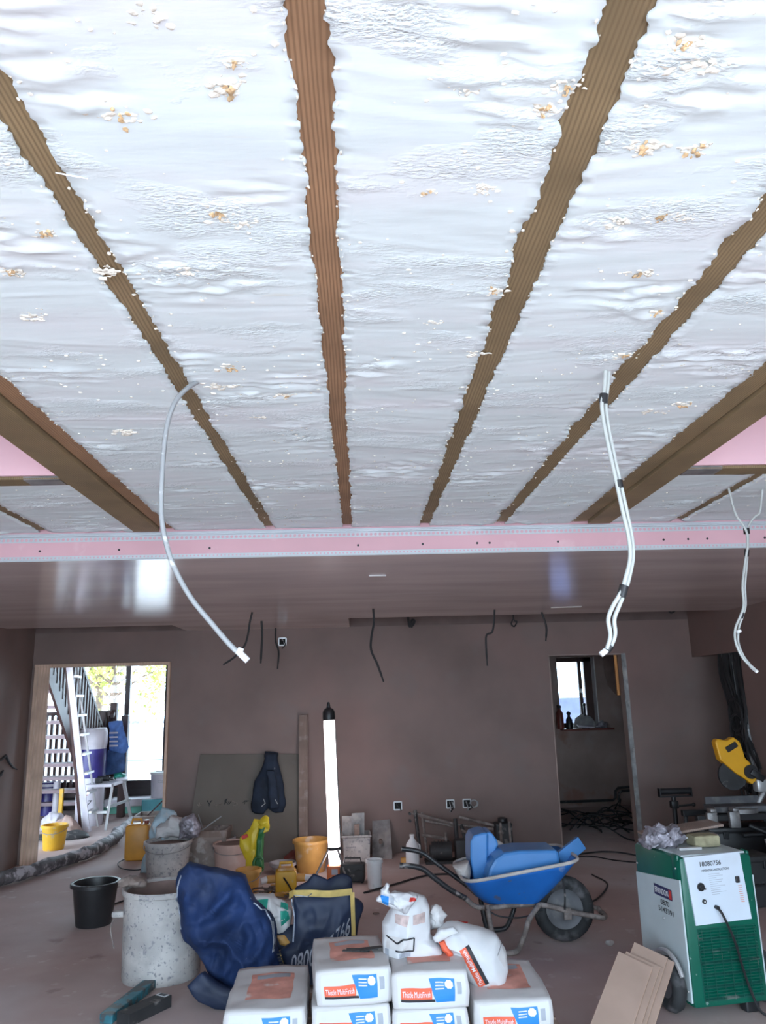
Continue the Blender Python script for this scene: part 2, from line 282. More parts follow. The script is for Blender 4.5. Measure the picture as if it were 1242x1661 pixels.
    def build(s, name, mats, parent=None, smooth=False, loc=None, rot=None, fix=True, sub=0, bevel=0, solid=0, disp=None):
        me = bpy.data.meshes.new(name); vs = s.v
        if disp:
            amp, sc = disp; vs = [tuple(Vector(p) + mnoise.noise_vector(Vector(p) * sc) * amp + mnoise.noise_vector(Vector(p) * sc * 2.7) * amp * .4) for p in vs]
        me.from_pydata(vs, [], s.f)
        for mt in (mats if isinstance(mats, (list, tuple)) else [mats]): me.materials.append(M[mt] if isinstance(mt, str) else mt)
        me.polygons.foreach_set('material_index', s.mi)
        if fix:
            bm = bmesh.new(); bm.from_mesh(me); bmesh.ops.recalc_face_normals(bm, faces=bm.faces); bm.to_mesh(me); bm.free()
        if smooth: me.polygons.foreach_set('use_smooth', [True] * len(me.polygons))
        me.update()
        if smooth and smooth != 'all':
            try: me.set_sharp_from_angle(angle=math.radians(40 if smooth is True else smooth))
            except Exception: pass
        o = bpy.data.objects.new(name, me); COL.objects.link(o)
        if loc: o.location = loc
        if rot: o.rotation_euler = rot
        if parent: o.parent = parent
        if solid: md = o.modifiers.new('solid', 'SOLIDIFY'); md.thickness = solid; md.offset = 0
        if sub: md = o.modifiers.new('sub', 'SUBSURF'); md.levels = sub; md.render_levels = sub
        if bevel: md = o.modifiers.new('bevel', 'BEVEL'); md.width = bevel; md.segments = 2; md.limit_method = 'ANGLE'
        return o
def thing(name, label, cat, loc=(0, 0, 0), rz=0.0, group=None, kind=None):
    o = bpy.data.objects.new(name, None); COL.objects.link(o); o.location = loc; o.rotation_euler = (0, 0, rz)
    o.empty_display_size = 0.1
    return tag(o, label, cat, group, kind)
def tag(o, label=None, cat=None, group=None, kind=None):
    if label: o['label'] = label
    if cat: o['category'] = cat
    if group: o['group'] = group
    if kind: o['kind'] = kind
    return o
def struct(o): o['kind'] = 'structure'; return o
def smoothpath(pts, n=8):
    """Catmull-Rom through the points"""
    P = [Vector(p) for p in pts]; P = [P[0] * 2 - P[1]] + P + [P[-1] * 2 - P[-2]]; out = []
    for i in range(1, len(P) - 2):
        for k in range(n):
            t = k / n; a, b, c, d = P[i - 1], P[i], P[i + 1], P[i + 2]
            out.append(0.5 * ((2 * b) + (c - a) * t + (2 * a - 5 * b + 4 * c - d) * t * t + (3 * b - a - 3 * c + d) * t ** 3))
    out.append(P[-2]); return out
def puff(poly, y0, front, back, lean=0.0, rings=7, n=0, amp=0.0, sc=6.0, seed=0, power=0.55, flatz=None, crease=0.0):
    """closed soft body: an outline (x, z) that bulges to the front and back of the plane y = y0 + lean*z"""
    P = [Vector((p[0], p[1])) for p in poly]; Q = []
    m = max(40, n)
    L = [(P[(i + 1) % len(P)] - P[i]).length for i in range(len(P))]; tot = sum(L); step = tot / m; acc = 0; i = 0
    for k in range(m):
        t = k * step
        while acc + L[i] < t - 1e-9: acc += L[i]; i += 1
        Q.append(P[i].lerp(P[(i + 1) % len(P)], (t - acc) / L[i]))
    c = sum(Q, Vector((0, 0))) / m; mb = MB(); vs = []
    so = Vector((seed * 3.7, seed * 1.3, 0))
    def pt(q, s, side):
        xy = c + (q - c) * s; d = (1 - s ** 2.2) ** power * (front if side < 0 else back)
        y = y0 + lean * xy.y + side * d
        v = Vector((xy.x, y, xy.y))
        if amp:
            nv = mnoise.noise_vector((v + so) * sc) * amp + mnoise.noise_vector((v + so) * sc * 2.6) * amp * .5
            v += nv * (1 if s < 1 else .5)
        if crease and s < 1:
            rd = abs(mnoise.noise(Vector((v.x * 5 + seed, v.z * 5 - v.x * 3, seed)))) ; rd2 = abs(mnoise.noise(Vector((v.x * 13 + seed, v.z * 9, seed + 4))))
            v.y -= side * -1 * 0 + (-side) * (crease * (0.5 - rd * 2.2) + crease * .35 * (0.5 - rd2 * 2.2)) * (1 - s ** 4)
        if flatz is not None and v.z < flatz: v.z = flatz
        return v
    ss = [1] + [1 - ((k + 1) / (rings + 1)) ** 1.35 for k in range(rings)]
    rows = [[pt(q, s, -1) for q in Q] for s in reversed(ss)] + [[pt(q, s, 1) for q in Q] for s in ss[1:]]
    for r in rows: vs += r
    k = len(rows); f = [(a * m + j, a * m + (j + 1) % m, (a + 1) * m + (j + 1) % m, (a + 1) * m + j) for a in range(k - 1) for j in range(m)]
    vs.append(sum(rows[0], Vector()) / m); vs.append(sum(rows[-1], Vector()) / m)
    f += [(j, len(vs) - 2, (j + 1) % m) for j in range(m)] + [((k - 1) * m + j, (k - 1) * m + (j + 1) % m, len(vs) - 1) for j in range(m)]
    return mb.add(vs, f)
def text_verts(body, size=1.0, bold=0.0, align='LEFT', shear=0.0):
    """flat lettering as vertices and faces in the x,y plane"""
    c = bpy.data.curves.new('t', 'FONT'); c.body = body; c.size = size; c.align_x = align; c.offset = bold; c.shear = shear
    c.resolution_u = 3; c.fill_mode = 'FRONT'
    o = bpy.data.objects.new('t', c); COL.objects.link(o); bpy.context.view_layer.update()
    dg = bpy.context.evaluated_depsgraph_get(); me = bpy.data.meshes.new_from_object(o.evaluated_get(dg))
    vs = [v.co.copy() for v in me.vertices]; fs = [tuple(p.vertices) for p in me.polygons]
    bpy.data.objects.remove(o); bpy.data.curves.remove(c); bpy.data.meshes.remove(me)
    return vs, fs
def lettering(body, size, fn, m, parent, name='lettering', bold=0.0, align='LEFT', shear=0.0):
    """fn maps flat (x, y) lettering coordinates onto the surface"""
    vs, fs = text_verts(body, size, bold, align, shear)
    mb = MB(); mb.add([fn(v.x, v.y) for v in vs], fs)
    return mb.build(name, m, parent, fix=False)
def planefn(o, ax, ay, off=0.0):
    o = Vector(o); ax = Vector(ax).normalized(); ay = Vector(ay).normalized(); n = ax.cross(ay).normalized() * off
    return lambda x, y: o + ax * x + ay * y + n

# ---------------------------------------------------------------- the setting
XL, XR, YB, YBK = -3.60, 3.746, 4.20, 8.72      # side walls, bulkhead face, back wall face
ZC, ZJ = 2.38, 2.545                            # lower ceiling, underside of the joists

mb = MB(); mb.box((-0.4, 5.9, -0.1), (13.2, 14.4, 0.2)); struct(mb.build('floor', 'floor'))
mb = MB(); mb.box((0, -11.3, -0.14), (40, 20, 0.2)); mb.box((0, 38.1, -0.14), (80, 50, 0.2))
struct(mb.build('ground', 'paving'))

mb = MB(); mb.box((XL - 0.15, 3.71, 1.5), (0.3, 10.02, 3.0)); struct(mb.build('wall_left', 'plaster'))
# right wall, with an opening at its far end
mb = MB(); mb.box((XR + 0.06, 3.15, 1.5), (0.12, 8.9, 3.0)); mb.box((XR + 0.06, 8.16, 2.48), (0.12, 1.12, 1.04))
mb.box((XR + 1.2, 7.54, 1.5), (2.28, 0.12, 3.0)); mb.box((XR + 2.3, 8.16, 1.5), (0.12, 1.24, 3.0)); mb.box((XR + 1.2, 8.2, 2.3), (2.2, 1.2, 0.1))
struct(mb.build('wall_right', 'plaster'))
# back wall with two door openings
D1, D2 = (-3.56, -2.09, 2.04), (2.11, 2.95, 2.02)
mb = MB()
for x0, x1, z0, z1 in ((XL - .1, D1[0], 0, 3), (D1[0], D1[1], D1[2], 3), (D1[1], D2[0], 0, 3), (D2[0], D2[1], D2[2], 3), (D2[1], XR + 2.3, 0, 3)):
    mb.box(((x0 + x1) / 2, YBK + 0.06, (z0 + z1) / 2), (x1 - x0, 0.12, z1 - z0))
struct(mb.build('wall_back', 'plaster'))
# rear wall behind the camera: one wide garden opening
mb = MB(); mb.box((0.07, -1.4, 2.75), (7.35, 0.2, 0.7)); mb.box((-3.45, -1.4, 1.2), (0.3, 0.2, 2.4)); mb.box((3.6, -1.4, 1.2), (0.3, 0.2, 2.4))
struct(mb.build('wall_rear', 'plaster'))
# lower plastered ceiling with the raised strips along the back wall
mb = MB()
mb.box((0.073, 5.9575, ZC + 0.09), (7.346, 3.505, 0.18))
mb.box((-1.02, 8.215, ZC + 0.09), (1.82, 1.01, 0.18)); mb.box((-2.765, 7.87, ZC + 0.09), (1.67, 0.32, 0.18))
mb.box((0.073, 8.2, 2.66), (7.346, 1.05, 0.06)); mb.box((0.073, 7.73, 2.6), (7.346, 0.04, 0.1))
struct(mb.build('ceiling', 'plaster_ceiling'))
mb = MB(); mb.box((1.82, YBK - 0.006, 2.505), (3.84, 0.012, 0.24)); struct(mb.build('shade_strip_1', 'recess_shade'))  # thin dark strip, recess shade put into the colour of the wall top
mb = MB(); mb.box((-2.77, YBK - 0.006, 2.505), (1.65, 0.012, 0.24)); struct(mb.build('shade_strip_2', 'recess_shade'))  # same painted recess shade in the left notch
# roof deck over the extension, open at the two roof lights
RL = ((-2.70, -1.235), (1.425, 2.90)); RY0, RY1 = 1.45, 3.12
mb = MB()
mb.box((0.07, 0.07, 2.82), (7.6, 2.76, 0.1)); mb.box((0.07, 3.68, 2.82), (7.6, 1.12, 0.1))
for x0, x1 in ((-3.75, RL[0][0]), (RL[0][1], RL[1][0]), (RL[1][1], 3.87)): mb.box(((x0 + x1) / 2, 2.285, 2.82), (x1 - x0, 1.68, 0.1))
mb.box((0, 8.7, 3.25), (12.8, 9.2, 0.1))
struct(mb.build('roof', 'roof'))
# pink plasterboard bulkhead between the two ceilings
mb = MB(); mb.box((0.073, YB + 0.06, 2.5025), (7.346, 0.12, 0.235)); mb.box((0.073, YB + 0.02, 2.72), (7.346, 0.12, 0.24))
bulk = struct(mb.build('wall_bulkhead', 'pink'))
def perforated(x0, x1, z0, z1, y, pitch, r, m, name, parent, n=10):
    """metal strip with real round holes"""
    mb = MB(); k = int((x1 - x0) / pitch)
    for i in range(k):
        cx = x0 + (i + .5) * pitch; cz = (z0 + z1) / 2; h = pitch / 2; hz = (z1 - z0) / 2
        sq = [(h, -hz), (h, hz), (-h, hz), (-h, -hz)]; ring = [(r * math.cos(2 * PI * j / n), r * math.sin(2 * PI * j / n)) for j in range(n)]
        vs = [(cx + a, y, cz + b) for a, b in ring]; outer = []
        for a, b in ring:
            s = min(h / abs(a) if abs(a) > 1e-6 else 9, hz / abs(b) if abs(b) > 1e-6 else 9); outer.append((cx + a * s, y, cz + b * s))
        vs += outer; fs = [(j, (j + 1) % n, n + (j + 1) % n, n + j) for j in range(n)]
        c4 = [(cx + a, y, cz + b) for a, b in sq]; o = len(vs); vs += c4
        for ci, (a, b) in enumerate(sq):
            ang = math.atan2(b, a); j = int((ang % (2 * PI)) / (2 * PI / n)); fs.append((n + j % n, n + (j + 1) % n, o + ci))
        mb.add(vs, fs)
    return mb.build(name, m, parent, fix=False, solid=0.0012)
perforated(XL, XR, 2.484, 2.512, YB - 0.004, 0.0249, 0.0085, 'bead', 'perforated_bead', bulk)
mb = MB(); mb.box((0.073, YB - 0.006, 2.522), (7.346, 0.011, 0.018)); mb.box((0.073, YB - 0.012, 2.5225), (7.346, 0.014, 0.005)); mb.build('bead_nose', 'bead', bulk)
perforated(XL, XR, ZC + 0.006, ZC + 0.026, YB - 0.003, 0.021, 0.0048, 'bead', 'skim_bead', bulk, 8)
mb = MB(); mb.tube([(XL, YB - .004, ZC + .002), (XR, YB - .004, ZC + .002)], 0.0035, 8); mb.build('bead_nose', 'bead', bulk)
for px in (-1.745, -1.315, -0.82, 0.0, 0.36, 0.665, 0.735, 1.12, 1.72, 1.86, 1.97, -2.2, 2.3):
    mb = MB(); mb.cyl((px, YB + .001, 2.437), (px, YB - .002, 2.437), 0.0065, 10); mb.build('screw', 'black', bulk)

# roof light linings, header timbers
for k, (x0, x1) in enumerate(RL):
    w = 'left' if k == 0 else 'right'
    mb = MB(); t = 0.0125
    mb.box(((x0 + x1) / 2, RY1 + t / 2, 2.80), (x1 - x0, t, 0.5)); mb.box(((x0 + x1) / 2, RY0 - t / 2, 2.80), (x1 - x0, t, 0.5))
    mb.box((x0 - t / 2, (RY0 + RY1) / 2, 2.80), (t, RY1 - RY0, 0.5)); mb.box((x1 + t / 2, (RY0 + RY1) / 2, 2.80), (t, RY1 - RY0, 0.5))
    o = thing('rooflight_lining', f'pink plasterboard lining of the roof light opening on the {w}', 'roof light', ((x0 + x1) / 2, RY1, 2.55))
    q = mb.build('lining_board', 'pink_bright', o); q.location = -Vector(o.location)
    mb = MB(); mb.box(((x0 + x1) / 2, RY1 - 0.02, 3.08), (x1 - x0 + .1, 0.06, 0.06)); mb.box(((x0 + x1) / 2, RY0 + 0.02, 3.08), (x1 - x0 + .1, 0.06, 0.06))
    mb.box((x0 + .02, (RY0 + RY1) / 2, 3.08), (0.06, RY1 - RY0, 0.06)); mb.box((x1 - .02, (RY0 + RY1) / 2, 3.08), (0.06, RY1 - RY0, 0.06))
    q = mb.build('frame', 'frame_dark', o); q.location = -Vector(o.location)
    q = MB().box(((x0 + x1) / 2, (RY0 + RY1) / 2, 3.10), (x1 - x0, RY1 - RY0, 0.006)).build('pane', 'glass_dimming', o); q.location = -Vector(o.location)  # added dark pane, cuts the sky and sun light reaching the shaft
    mb = MB(); mb.box((0, 0, 0), (x1 - x0, 0.10, 0.15)); h = mb.build('header_joist', 'joist', loc=((x0 + x1) / 2, RY1 + 0.0625 + .012, ZJ + 0.07), bevel=.002)
    tag(h, f'short timber header across the end of the {w} roof light opening', 'joist')
    mb = MB(); sx = x1 - 0.09 if k == 0 else x0 + 0.08
    mb.box((sx, RY1 + .07, ZJ - .006), (0.15, 0.09, 0.003)); mb.box((sx, RY1 + .024, ZJ + .03), (0.15, 0.003, 0.06)); mb.build('joist_hanger', 'steel', h).matrix_parent_inverse = Matrix.Translation(-Vector(h.location))

# joists: (name words, x near the camera at y=0.9, x at the bulkhead, width, y start, underside)
def joist(label, xa, xb, w, ya, yb, z, m='joist', amp=0.0):
    n = 40; mb = MB(); rows = []
    for i in range(n + 1):
        t = i / n; y = ya + (yb - ya) * t; x = xa + (xb - xa) * (y - 0.9) / 3.3
        rows.append([(x - w / 2, y, z), (x + w / 2, y, z), (x + w / 2, y, z + 0.19), (x - w / 2, y, z + 0.19)])
    vs = [p for r in rows for p in r]; fs = [(i * 4 + j, i * 4 + (j + 1) % 4, i * 4 + 4 + (j + 1) % 4, i * 4 + 4 + j) for i in range(n) for j in range(4)] + [(0, 1, 2, 3), (n * 4 + 3, n * 4 + 2, n * 4 + 1, n * 4)]
    mb.add(vs, fs); o = mb.build('ceiling_joist', m, bevel=0.002)
    return tag(o, label, 'joist', 'timber joists of the insulated ceiling')
JT = YB - 0.045
joist('long joist running from the upper left corner, a loose grey cable coming out beside it', -0.545, -0.486, 0.085, -1.25, JT, ZJ + .003)
joist('reddish brown joist in the middle of the insulated ceiling', -0.058, -0.058, 0.085, -1.25, JT, ZJ + .003, 'joist_red')
joist('joist right of the middle one, broadest at the top of the picture', 0.392, 0.371, 0.09, -1.25, JT, ZJ + .003)
joist('joist with a ragged bitten left edge, taped cable hanging from it', 0.840, 0.792, 0.085, -1.25, JT, ZJ + .003)
joist('inner timber of the doubled trimmer beside the right roof light', 1.245, 1.235, 0.085, -1.25, JT, ZJ - .004)
joist('outer darker timber of the doubled trimmer beside the right roof light', 1.352, 1.346, 0.125, -1.25, JT, ZJ - .018)
joist('reddish inner timber of the doubled trimmer beside the left roof light', -1.045, -1.045, 0.07, -1.25, JT, ZJ - .002, 'joist_red')
joist('outer pale timber of the doubled trimmer beside the left roof light', -1.158, -1.158, 0.14, -1.25, JT, ZJ - .018)
joist('short joist right of the right trimmer, behind the roof light header', 1.80, 1.80, 0.085, 3.245, JT, ZJ + .003)
joist('short joist at the far left, behind the left roof light header', -1.718, -1.718, 0.085, 3.245, JT, ZJ + .003)

# insulation bays between the joists: cut foam with torn edges
rng = random.Random(7)
def bayedge(x, y, side, seed, bite=0.0):
    e = mnoise.noise(Vector((y * 9, seed, 0.3))) * 0.008 + mnoise.noise(Vector((y * 27, seed, 1.3))) * 0.005 + mnoise.noise(Vector((y * 75, seed, 2.3))) * 0.006 + mnoise.noise(Vector((y * 190, seed, 5.3))) * 0.004
    b = mnoise.noise(Vector((y * 6.0, seed + 9, 4.1)))
    if bite and b > 0.05: e -= bite * min(1, (b - .05) * 5) * (0.6 + 0.4 * mnoise.noise(Vector((y * 60, seed, 6))))
    return x + side * (e + (((y * 7919.0 + seed * 31) % 1) - .5) * .005)
def insulation(label, xl, xr, y0, y1, seed, biteL=0, biteR=0):
    ny = int((y1 - y0) / 0.0085); nx = max(10, int((xr(1) - xl(1)) / 0.028)); mb = MB(); vs = []
    for j in range(ny + 1):
        y = y0 + (y1 - y0) * j / ny; a = bayedge(xl(y), y, -1, seed, biteL); b = bayedge(xr(y), y, 1, seed + 50, biteR)
        yy = y
        row = []
        for i in range(nx + 1):
            u = i / nx; x = a + (b - a) * u
            s = yy + 0.06 * math.sin(x * 3 + seed) + 0.03 * mnoise.noise(Vector((x * 1.5, yy * 1.2, seed)))
            h = mnoise.noise(Vector((x * 1.2, s * 9, seed))) * 0.0016 + mnoise.noise(Vector((x * 1.8, s * 38, seed + 3))) * 0.0006; bl_ = mnoise.noise(Vector((x * .9, s * 5, seed + 21))); h += -0.0022 * max(0, 1 - abs(bl_ - .12) * 26) + 0.0014 * max(0, 1 - abs(bl_ + .15) * 20)
            tear = mnoise.noise(Vector((x * 3.2, s * 4.6, seed + 11)))
            if tear > 0.10:
                k = min(1, (tear - .10) * 5); h += k * (mnoise.noise(Vector((x * 48, y * 65, 3))) * 0.009 + mnoise.noise(Vector((x * 14, y * 30, 7))) * 0.010)
            edge = min(u, 1 - u) * nx
            z = ZJ - 0.004 + h * (0.35 if edge < 1 else 1)
            row.append((x, y, z))
        vs += [(row[0][0], y, ZJ + 0.0025)] + row + [(row[-1][0], y, ZJ + 0.0025)]
    w = nx + 3
    fs = [(j * w + i, (j + 1) * w + i, (j + 1) * w + i + 1, j * w + i + 1) for j in range(ny) for i in range(w - 1)]
    mb.add(vs, fs); o = mb.build('insulation_infill', 'insul', fix=False, smooth='all')
    tag(o, label, 'insulation', 'cut foam insulation bays between the joists')
    # torn crumbs clinging to the surface and the joist edges
    mb = MB()
    for k in range(int(170 * (y1 - y0) * (xr(1) - xl(1)))):
        x = rng.uniform(xl(1), xr(1)); y = rng.uniform(max(y0, .6), y1)
        if mnoise.noise(Vector((x * 3.2, y * 4.6, seed + 11))) > 0.0 or rng.random() < .2:
            mb.ball((x, y, ZJ - .005), rng.uniform(.001, .0042), sub=1, sc=(1.5, 1, .5), jit=.35, rng=rng)
    for k in range(int(45 * (y1 - y0))):
        y = rng.uniform(y0, y1); x = bayedge(xl(y), y, -1, seed, biteL) if rng.random() < .5 else bayedge(xr(y), y, 1, seed + 50, biteR)
        mb.ball((x + rng.uniform(-.004, .004), y, ZJ - .004), rng.uniform(.001, .0034), sub=1, sc=(1, 1.6, .7), jit=.4, rng=rng)
    if mb.v: tag(mb.build('foam_crumbs', 'foam_pale', o), kind='stuff')
    return o
def lin(a, b): return lambda y: a + (b - a) * (y - 0.9) / 3.3
IY = YB - 0.004
bayA = insulation('pale blue foam bay left of the long left joist, beside the left trimmer', lin(-1.012, -1.012), lin(-0.568, -0.517), -1.2, IY, 1)
bayB = insulation('foam bay between the left joist and the reddish middle joist, brown holes in it', lin(-0.517, -0.457), lin(-0.088, -0.087), -1.2, IY, 2)
bayC = insulation('smooth white foam bay between the reddish middle joist and the next on the right', lin(-0.027, -0.030), lin(0.355, 0.341), -1.2, IY, 3, 0, .012)
bayD = insulation('foam bay with bitten right edge, third joist to ragged joist', lin(0.428, 0.402), lin(0.806, 0.760), -1.2, IY, 4, 0, .028)
bayE = insulation('foam bay between the ragged joist and the right trimmer', lin(0.872, 0.826), lin(1.205, 1.195), -1.2, IY, 5, 0, .0)
bayF = insulation('short foam bay behind the left roof light, beside the trimmer', lin(-1.688, -1.688), lin(-1.215, -1.215), 3.245, IY, 6)
bayG = insulation('short foam bay at the far left edge behind the left roof light', lin(-2.6, -2.6), lin(-1.748, -1.748), 3.245, IY, 7)
bayH = insulation('short foam bay behind the right roof light, beside the trimmer', lin(1.405, 1.405), lin(1.772, 1.772), 3.245, IY, 8)
bayI = insulation('short foam bay at the far right edge behind the right roof light', lin(1.83, 1.83), lin(2.8, 2.8), 3.245, IY, 9)
mb = MB(); mb.box((-3.1, 3.6, 2.60), (1.0, 1.15, .1)); mb.box((3.28, 3.6, 2.60), (.95, 1.15, .1)); mb.box((-3.16, 2.3, 2.60), (.9, 1.75, .1)); mb.box((3.33, 2.3, 2.6), (.84, 1.75, .1))
mb.box((-2.35, 0.1, 2.60), (2.5, 2.65, .1)); mb.box((2.59, 0.1, 2.60), (2.3, 2.65, .1)); o = mb.build('ceiling', 'insul'); struct(o)
# pits and lumps of yellowed foam at the places the photograph shows them
def lumps(parent, spots_, seed):
    r = random.Random(seed)
    for (x, y, sz, tan) in spots_:
        mb = MB()
        for k in range(34): mb.ball((x + r.gauss(0, sz * .8), y + r.gauss(0, sz * .5), ZJ - .003), r.uniform(.06, .32) * sz, sub=2, sc=(1.5, .9, .38), jit=.10, rng=r)
        mb.build('foam_lump', 'foam_pale', parent, smooth=70, disp=(.004, 90))
        if tan:
            mb = MB()
            for k in range(7): mb.ball((x + r.gauss(0, sz * .3), y + r.gauss(0, sz * .4), ZJ - .0065), r.uniform(.10, .30) * sz, sub=2, sc=(.9, 1.2, .22), jit=.16, rng=r)
            mb.build('foam_hole', 'foam_tan', parent, smooth=70, disp=(.003, 120))
def at2(p): return p[0], p[1]
lumps(bayB, [(*at2((-0.187, 1.011, 2.545)), .022, 1), (*at2((-0.172, 0.963, 2.545)), .012, 1), (*at2((-0.369, 1.069, 2.545)), .02, 1), (*at2((-0.26, 1.331, 2.545)), .022, 1), (*at2((-0.217, 1.361, 2.545)), .02, 0), (*at2((-0.353, 2.05, 2.545)), .03, 1), (*at2((-0.365, 1.537, 2.545)), .018, 0), (*at2((-0.403, 2.183, 2.545)), .03, 0), (*at2((-0.547, 1.54, 2.545)), .02, 0), (*at2((-0.215, 2.262, 2.545)), .02, 1), (*at2((-0.325, 2.443, 2.545)), .02, 0), (*at2((-0.277, 0.879, 2.545)), .02, 0)], 3)
lumps(bayC, [(*at2((0.139, 1.263, 2.545)), .012, 1), (*at2((0.249, 1.258, 2.545)), .016, 0), (*at2((0.186, 1.01, 2.545)), .012, 0), (*at2((0.318, 1.056, 2.545)), .016, 1), (*at2((0.329, 1.632, 2.545)), .02, 1), (*at2((0.205, 1.783, 2.545)), .016, 0), (*at2((0.335, 1.973, 2.545)), .02, 0), (*at2((0.341, 1.01, 2.545)), .015, 1)], 4)
lumps(bayD, [(*at2((0.512, 1.143, 2.545)), .02, 1), (*at2((0.609, 1.151, 2.545)), .018, 1), (*at2((0.489, 0.928, 2.545)), .02, 1), (*at2((0.472, 0.967, 2.545)), .02, 0), (*at2((0.618, 1.347, 2.545)), .018, 1), (*at2((0.668, 1.348, 2.545)), .015, 0), (*at2((0.537, 1.367, 2.545)), .018, 0), (*at2((0.536, 0.961, 2.545)), .018, 0), (*at2((0.648, 1.555, 2.545)), .02, 1), (*at2((0.761, 1.754, 2.545)), .02, 1), (*at2((0.76, 1.996, 2.545)), .02, 1)], 5)
lumps(bayE, [(*at2((1.099, 2.386, 2.545)), .03, 1), (*at2((1.015, 2.439, 2.545)), .03, 0)], 6)
lumps(bayA, [(*at2((-0.747, 1.537, 2.545)), .02, 1), (*at2((-0.615, 1.389, 2.545)), .018, 1), (*at2((-0.787, 1.732, 2.545)), .025, 0), (*at2((-0.806, 2.583, 2.545)), .035, 0)], 7)
# a white nail-like splinter across the left joist
mb = MB(); mb.tube([(-0.527, 1.205, 2.54), (-0.503, 1.213, 2.54), (-0.476, 1.222, 2.54)], [.0012, .0018, .001], 6); tag(mb.build('splinter', 'white'), 'thin white splinter stuck across the long left joist', 'splinter')

# ------- rooms beyond the doors
mb = MB(); mb.box((-1.3, 11.0, 1.6), (0.12, 4.32, 3.2)); mb.box((-6.9, 10.9, 1.6), (0.12, 4.4, 3.2)); struct(mb.build('wall_hall', 'room_plaster'))
# small room on the right: far wall with a window opening
WY = 11.6
wl, wr, wz0, wz1 = (2.926, 11.6, 1.104)[0], (3.499, 11.6, 1.09)[0], (3.198, 11.6, 1.089)[2], (3.191, 11.6, 2.111)[2]
mb = MB()
for x0, x1, z0, z1 in ((1.4, wl, 0, 3.2), (wl, wr, 0, wz0), (wl, wr, wz1, 3.2), (wr, 5.0, 0, 3.2)): mb.box(((x0 + x1) / 2, WY + 0.15, (z0 + z1) / 2), (x1 - x0, 0.3, z1 - z0))
mb.box((1.4, 10.2, 1.6), (0.12, 2.8, 3.2)); mb.box((4.3, 10.2, 1.6), (0.12, 2.8, 3.2)); mb.box((2.9, 10.2, 2.95), (2.9, 2.8, .1))
struct(mb.build('wall_small_room', 'room_plaster'))
mb = MB(); fy = WY + 0.2
mb.box(((wl + wr) / 2, fy, wz1 - .03), (wr - wl, .07, .07)); mb.box(((wl + wr) / 2, fy, wz0 + .035), (wr - wl, .07, .07)); mb.box((wl + .02, fy, (wz0 + wz1) / 2), (.05, .07, wz1 - wz0)); mb.box((wr - .065, fy, (wz0 + wz1) / 2), (.12, .07, wz1 - wz0))
mb.box((wr - .19, fy - .01, (wz0 + wz1) / 2), (.05, .06, wz1 - wz0))
win = struct(mb.build('window_1', 'brown_frame', bevel=.004))
mb = MB(); mb.box(((wl + wr) / 2 - .05, fy, (wz0 + wz1) / 2), (wr - wl - .2, .008, wz1 - wz0 - .1)); mb.build('pane', 'glass', win)
mb = MB(); mb.box((wr - .19, fy - .055, 1.62), (.02, .03, .06), bev=.004); mb.tube([(wr - .19, fy - .07, 1.64), (wr - .19, fy - .085, 1.60), (wr - .185, fy - .085, 1.52)], .009, 8); mb.build('window_handle', 'alu', win, smooth=True)
mb = MB(); mb.box(((wl + wr) / 2 + .06, WY - .02, wz0 - .012), (wr - wl + .16, .42, .025), bev=.004); struct(mb.build('trim_1', 'red_brown'))
mb = MB(); mb.box((wr - .006, WY + .09, (wz0 + wz1) / 2), (.012, .16, wz1 - wz0)); struct(mb.build('trim_2', 'white'))
# door linings
mb = MB(); mb.box((D1[0] - .0 + .02, YBK + .04, 1.01), (.04, .16, 2.02)); mb.box(((D1[0] + D1[1]) / 2, YBK + .04, D1[2] - .012), (D1[1] - D1[0], .18, .03)); mb.box((D1[1] - .012, YBK + .05, 1.01), (.028, .18, 2.02))
struct(mb.build('door_1', 'liner', bevel=.002))
mb = MB(); mb.box((D2[0] + .006, YBK + .06, 1.0), (.012, .14, 2.02)); mb.box((D2[1] - .006, YBK + .06, 1.0), (.012, .14, 2.02)); mb.box(((D2[0] + D2[1]) / 2, YBK + .06, D2[2] - .006), (D2[1] - D2[0], .14, .012))
d2 = struct(mb.build('door_2', 'room_plaster'))
mb = MB(); mb.box((D2[1] + .012, YBK - .006, 1.01), (.05, .01, 2.02)); mb.box((D2[1] - .004, YBK + .0, 1.01), (.008, .05, 2.02)); mb.box((D2[1] + .012, YBK - .013, 1.01), (.008, .006, 2.02)); mb.build('corner_stud', 'steel', d2)
# hall glazing
GY = 12.9
mb = MB(); p1, p2 = (-3.764, 12.9, 1.611)[0], (-3.124, 12.9, 1.402)[0]
for x, w in ((p1, .075), (p2, .075), (-5.4, .08), (-6.6, .08), (-1.5, .2)): mb.box((x, GY, 1.55), (w, .09, 3.1))
mb.box((-4.1, GY, .36), (5.4, .09, .12)); mb.box((-4.1, GY + .01, .15), (5.4, .05, .3)); mb.box((-4.1, GY, 3.1), (5.4, .12, .12)); mb.box((-4.1, GY, 2.55), (5.4, .08, .06))
wn = struct(mb.build('window_2', 'frame_dark', bevel=.003))
mb = MB()
for x0, x1 in ((-6.56, -5.44), (-5.36, p1 - .04), (p1 + .04, p2 - .04), (p2 + .04, -1.6)): mb.box(((x0 + x1) / 2, GY, 1.35), (x1 - x0, .006, 2.34))
mb.build('pane', 'glass', wn)
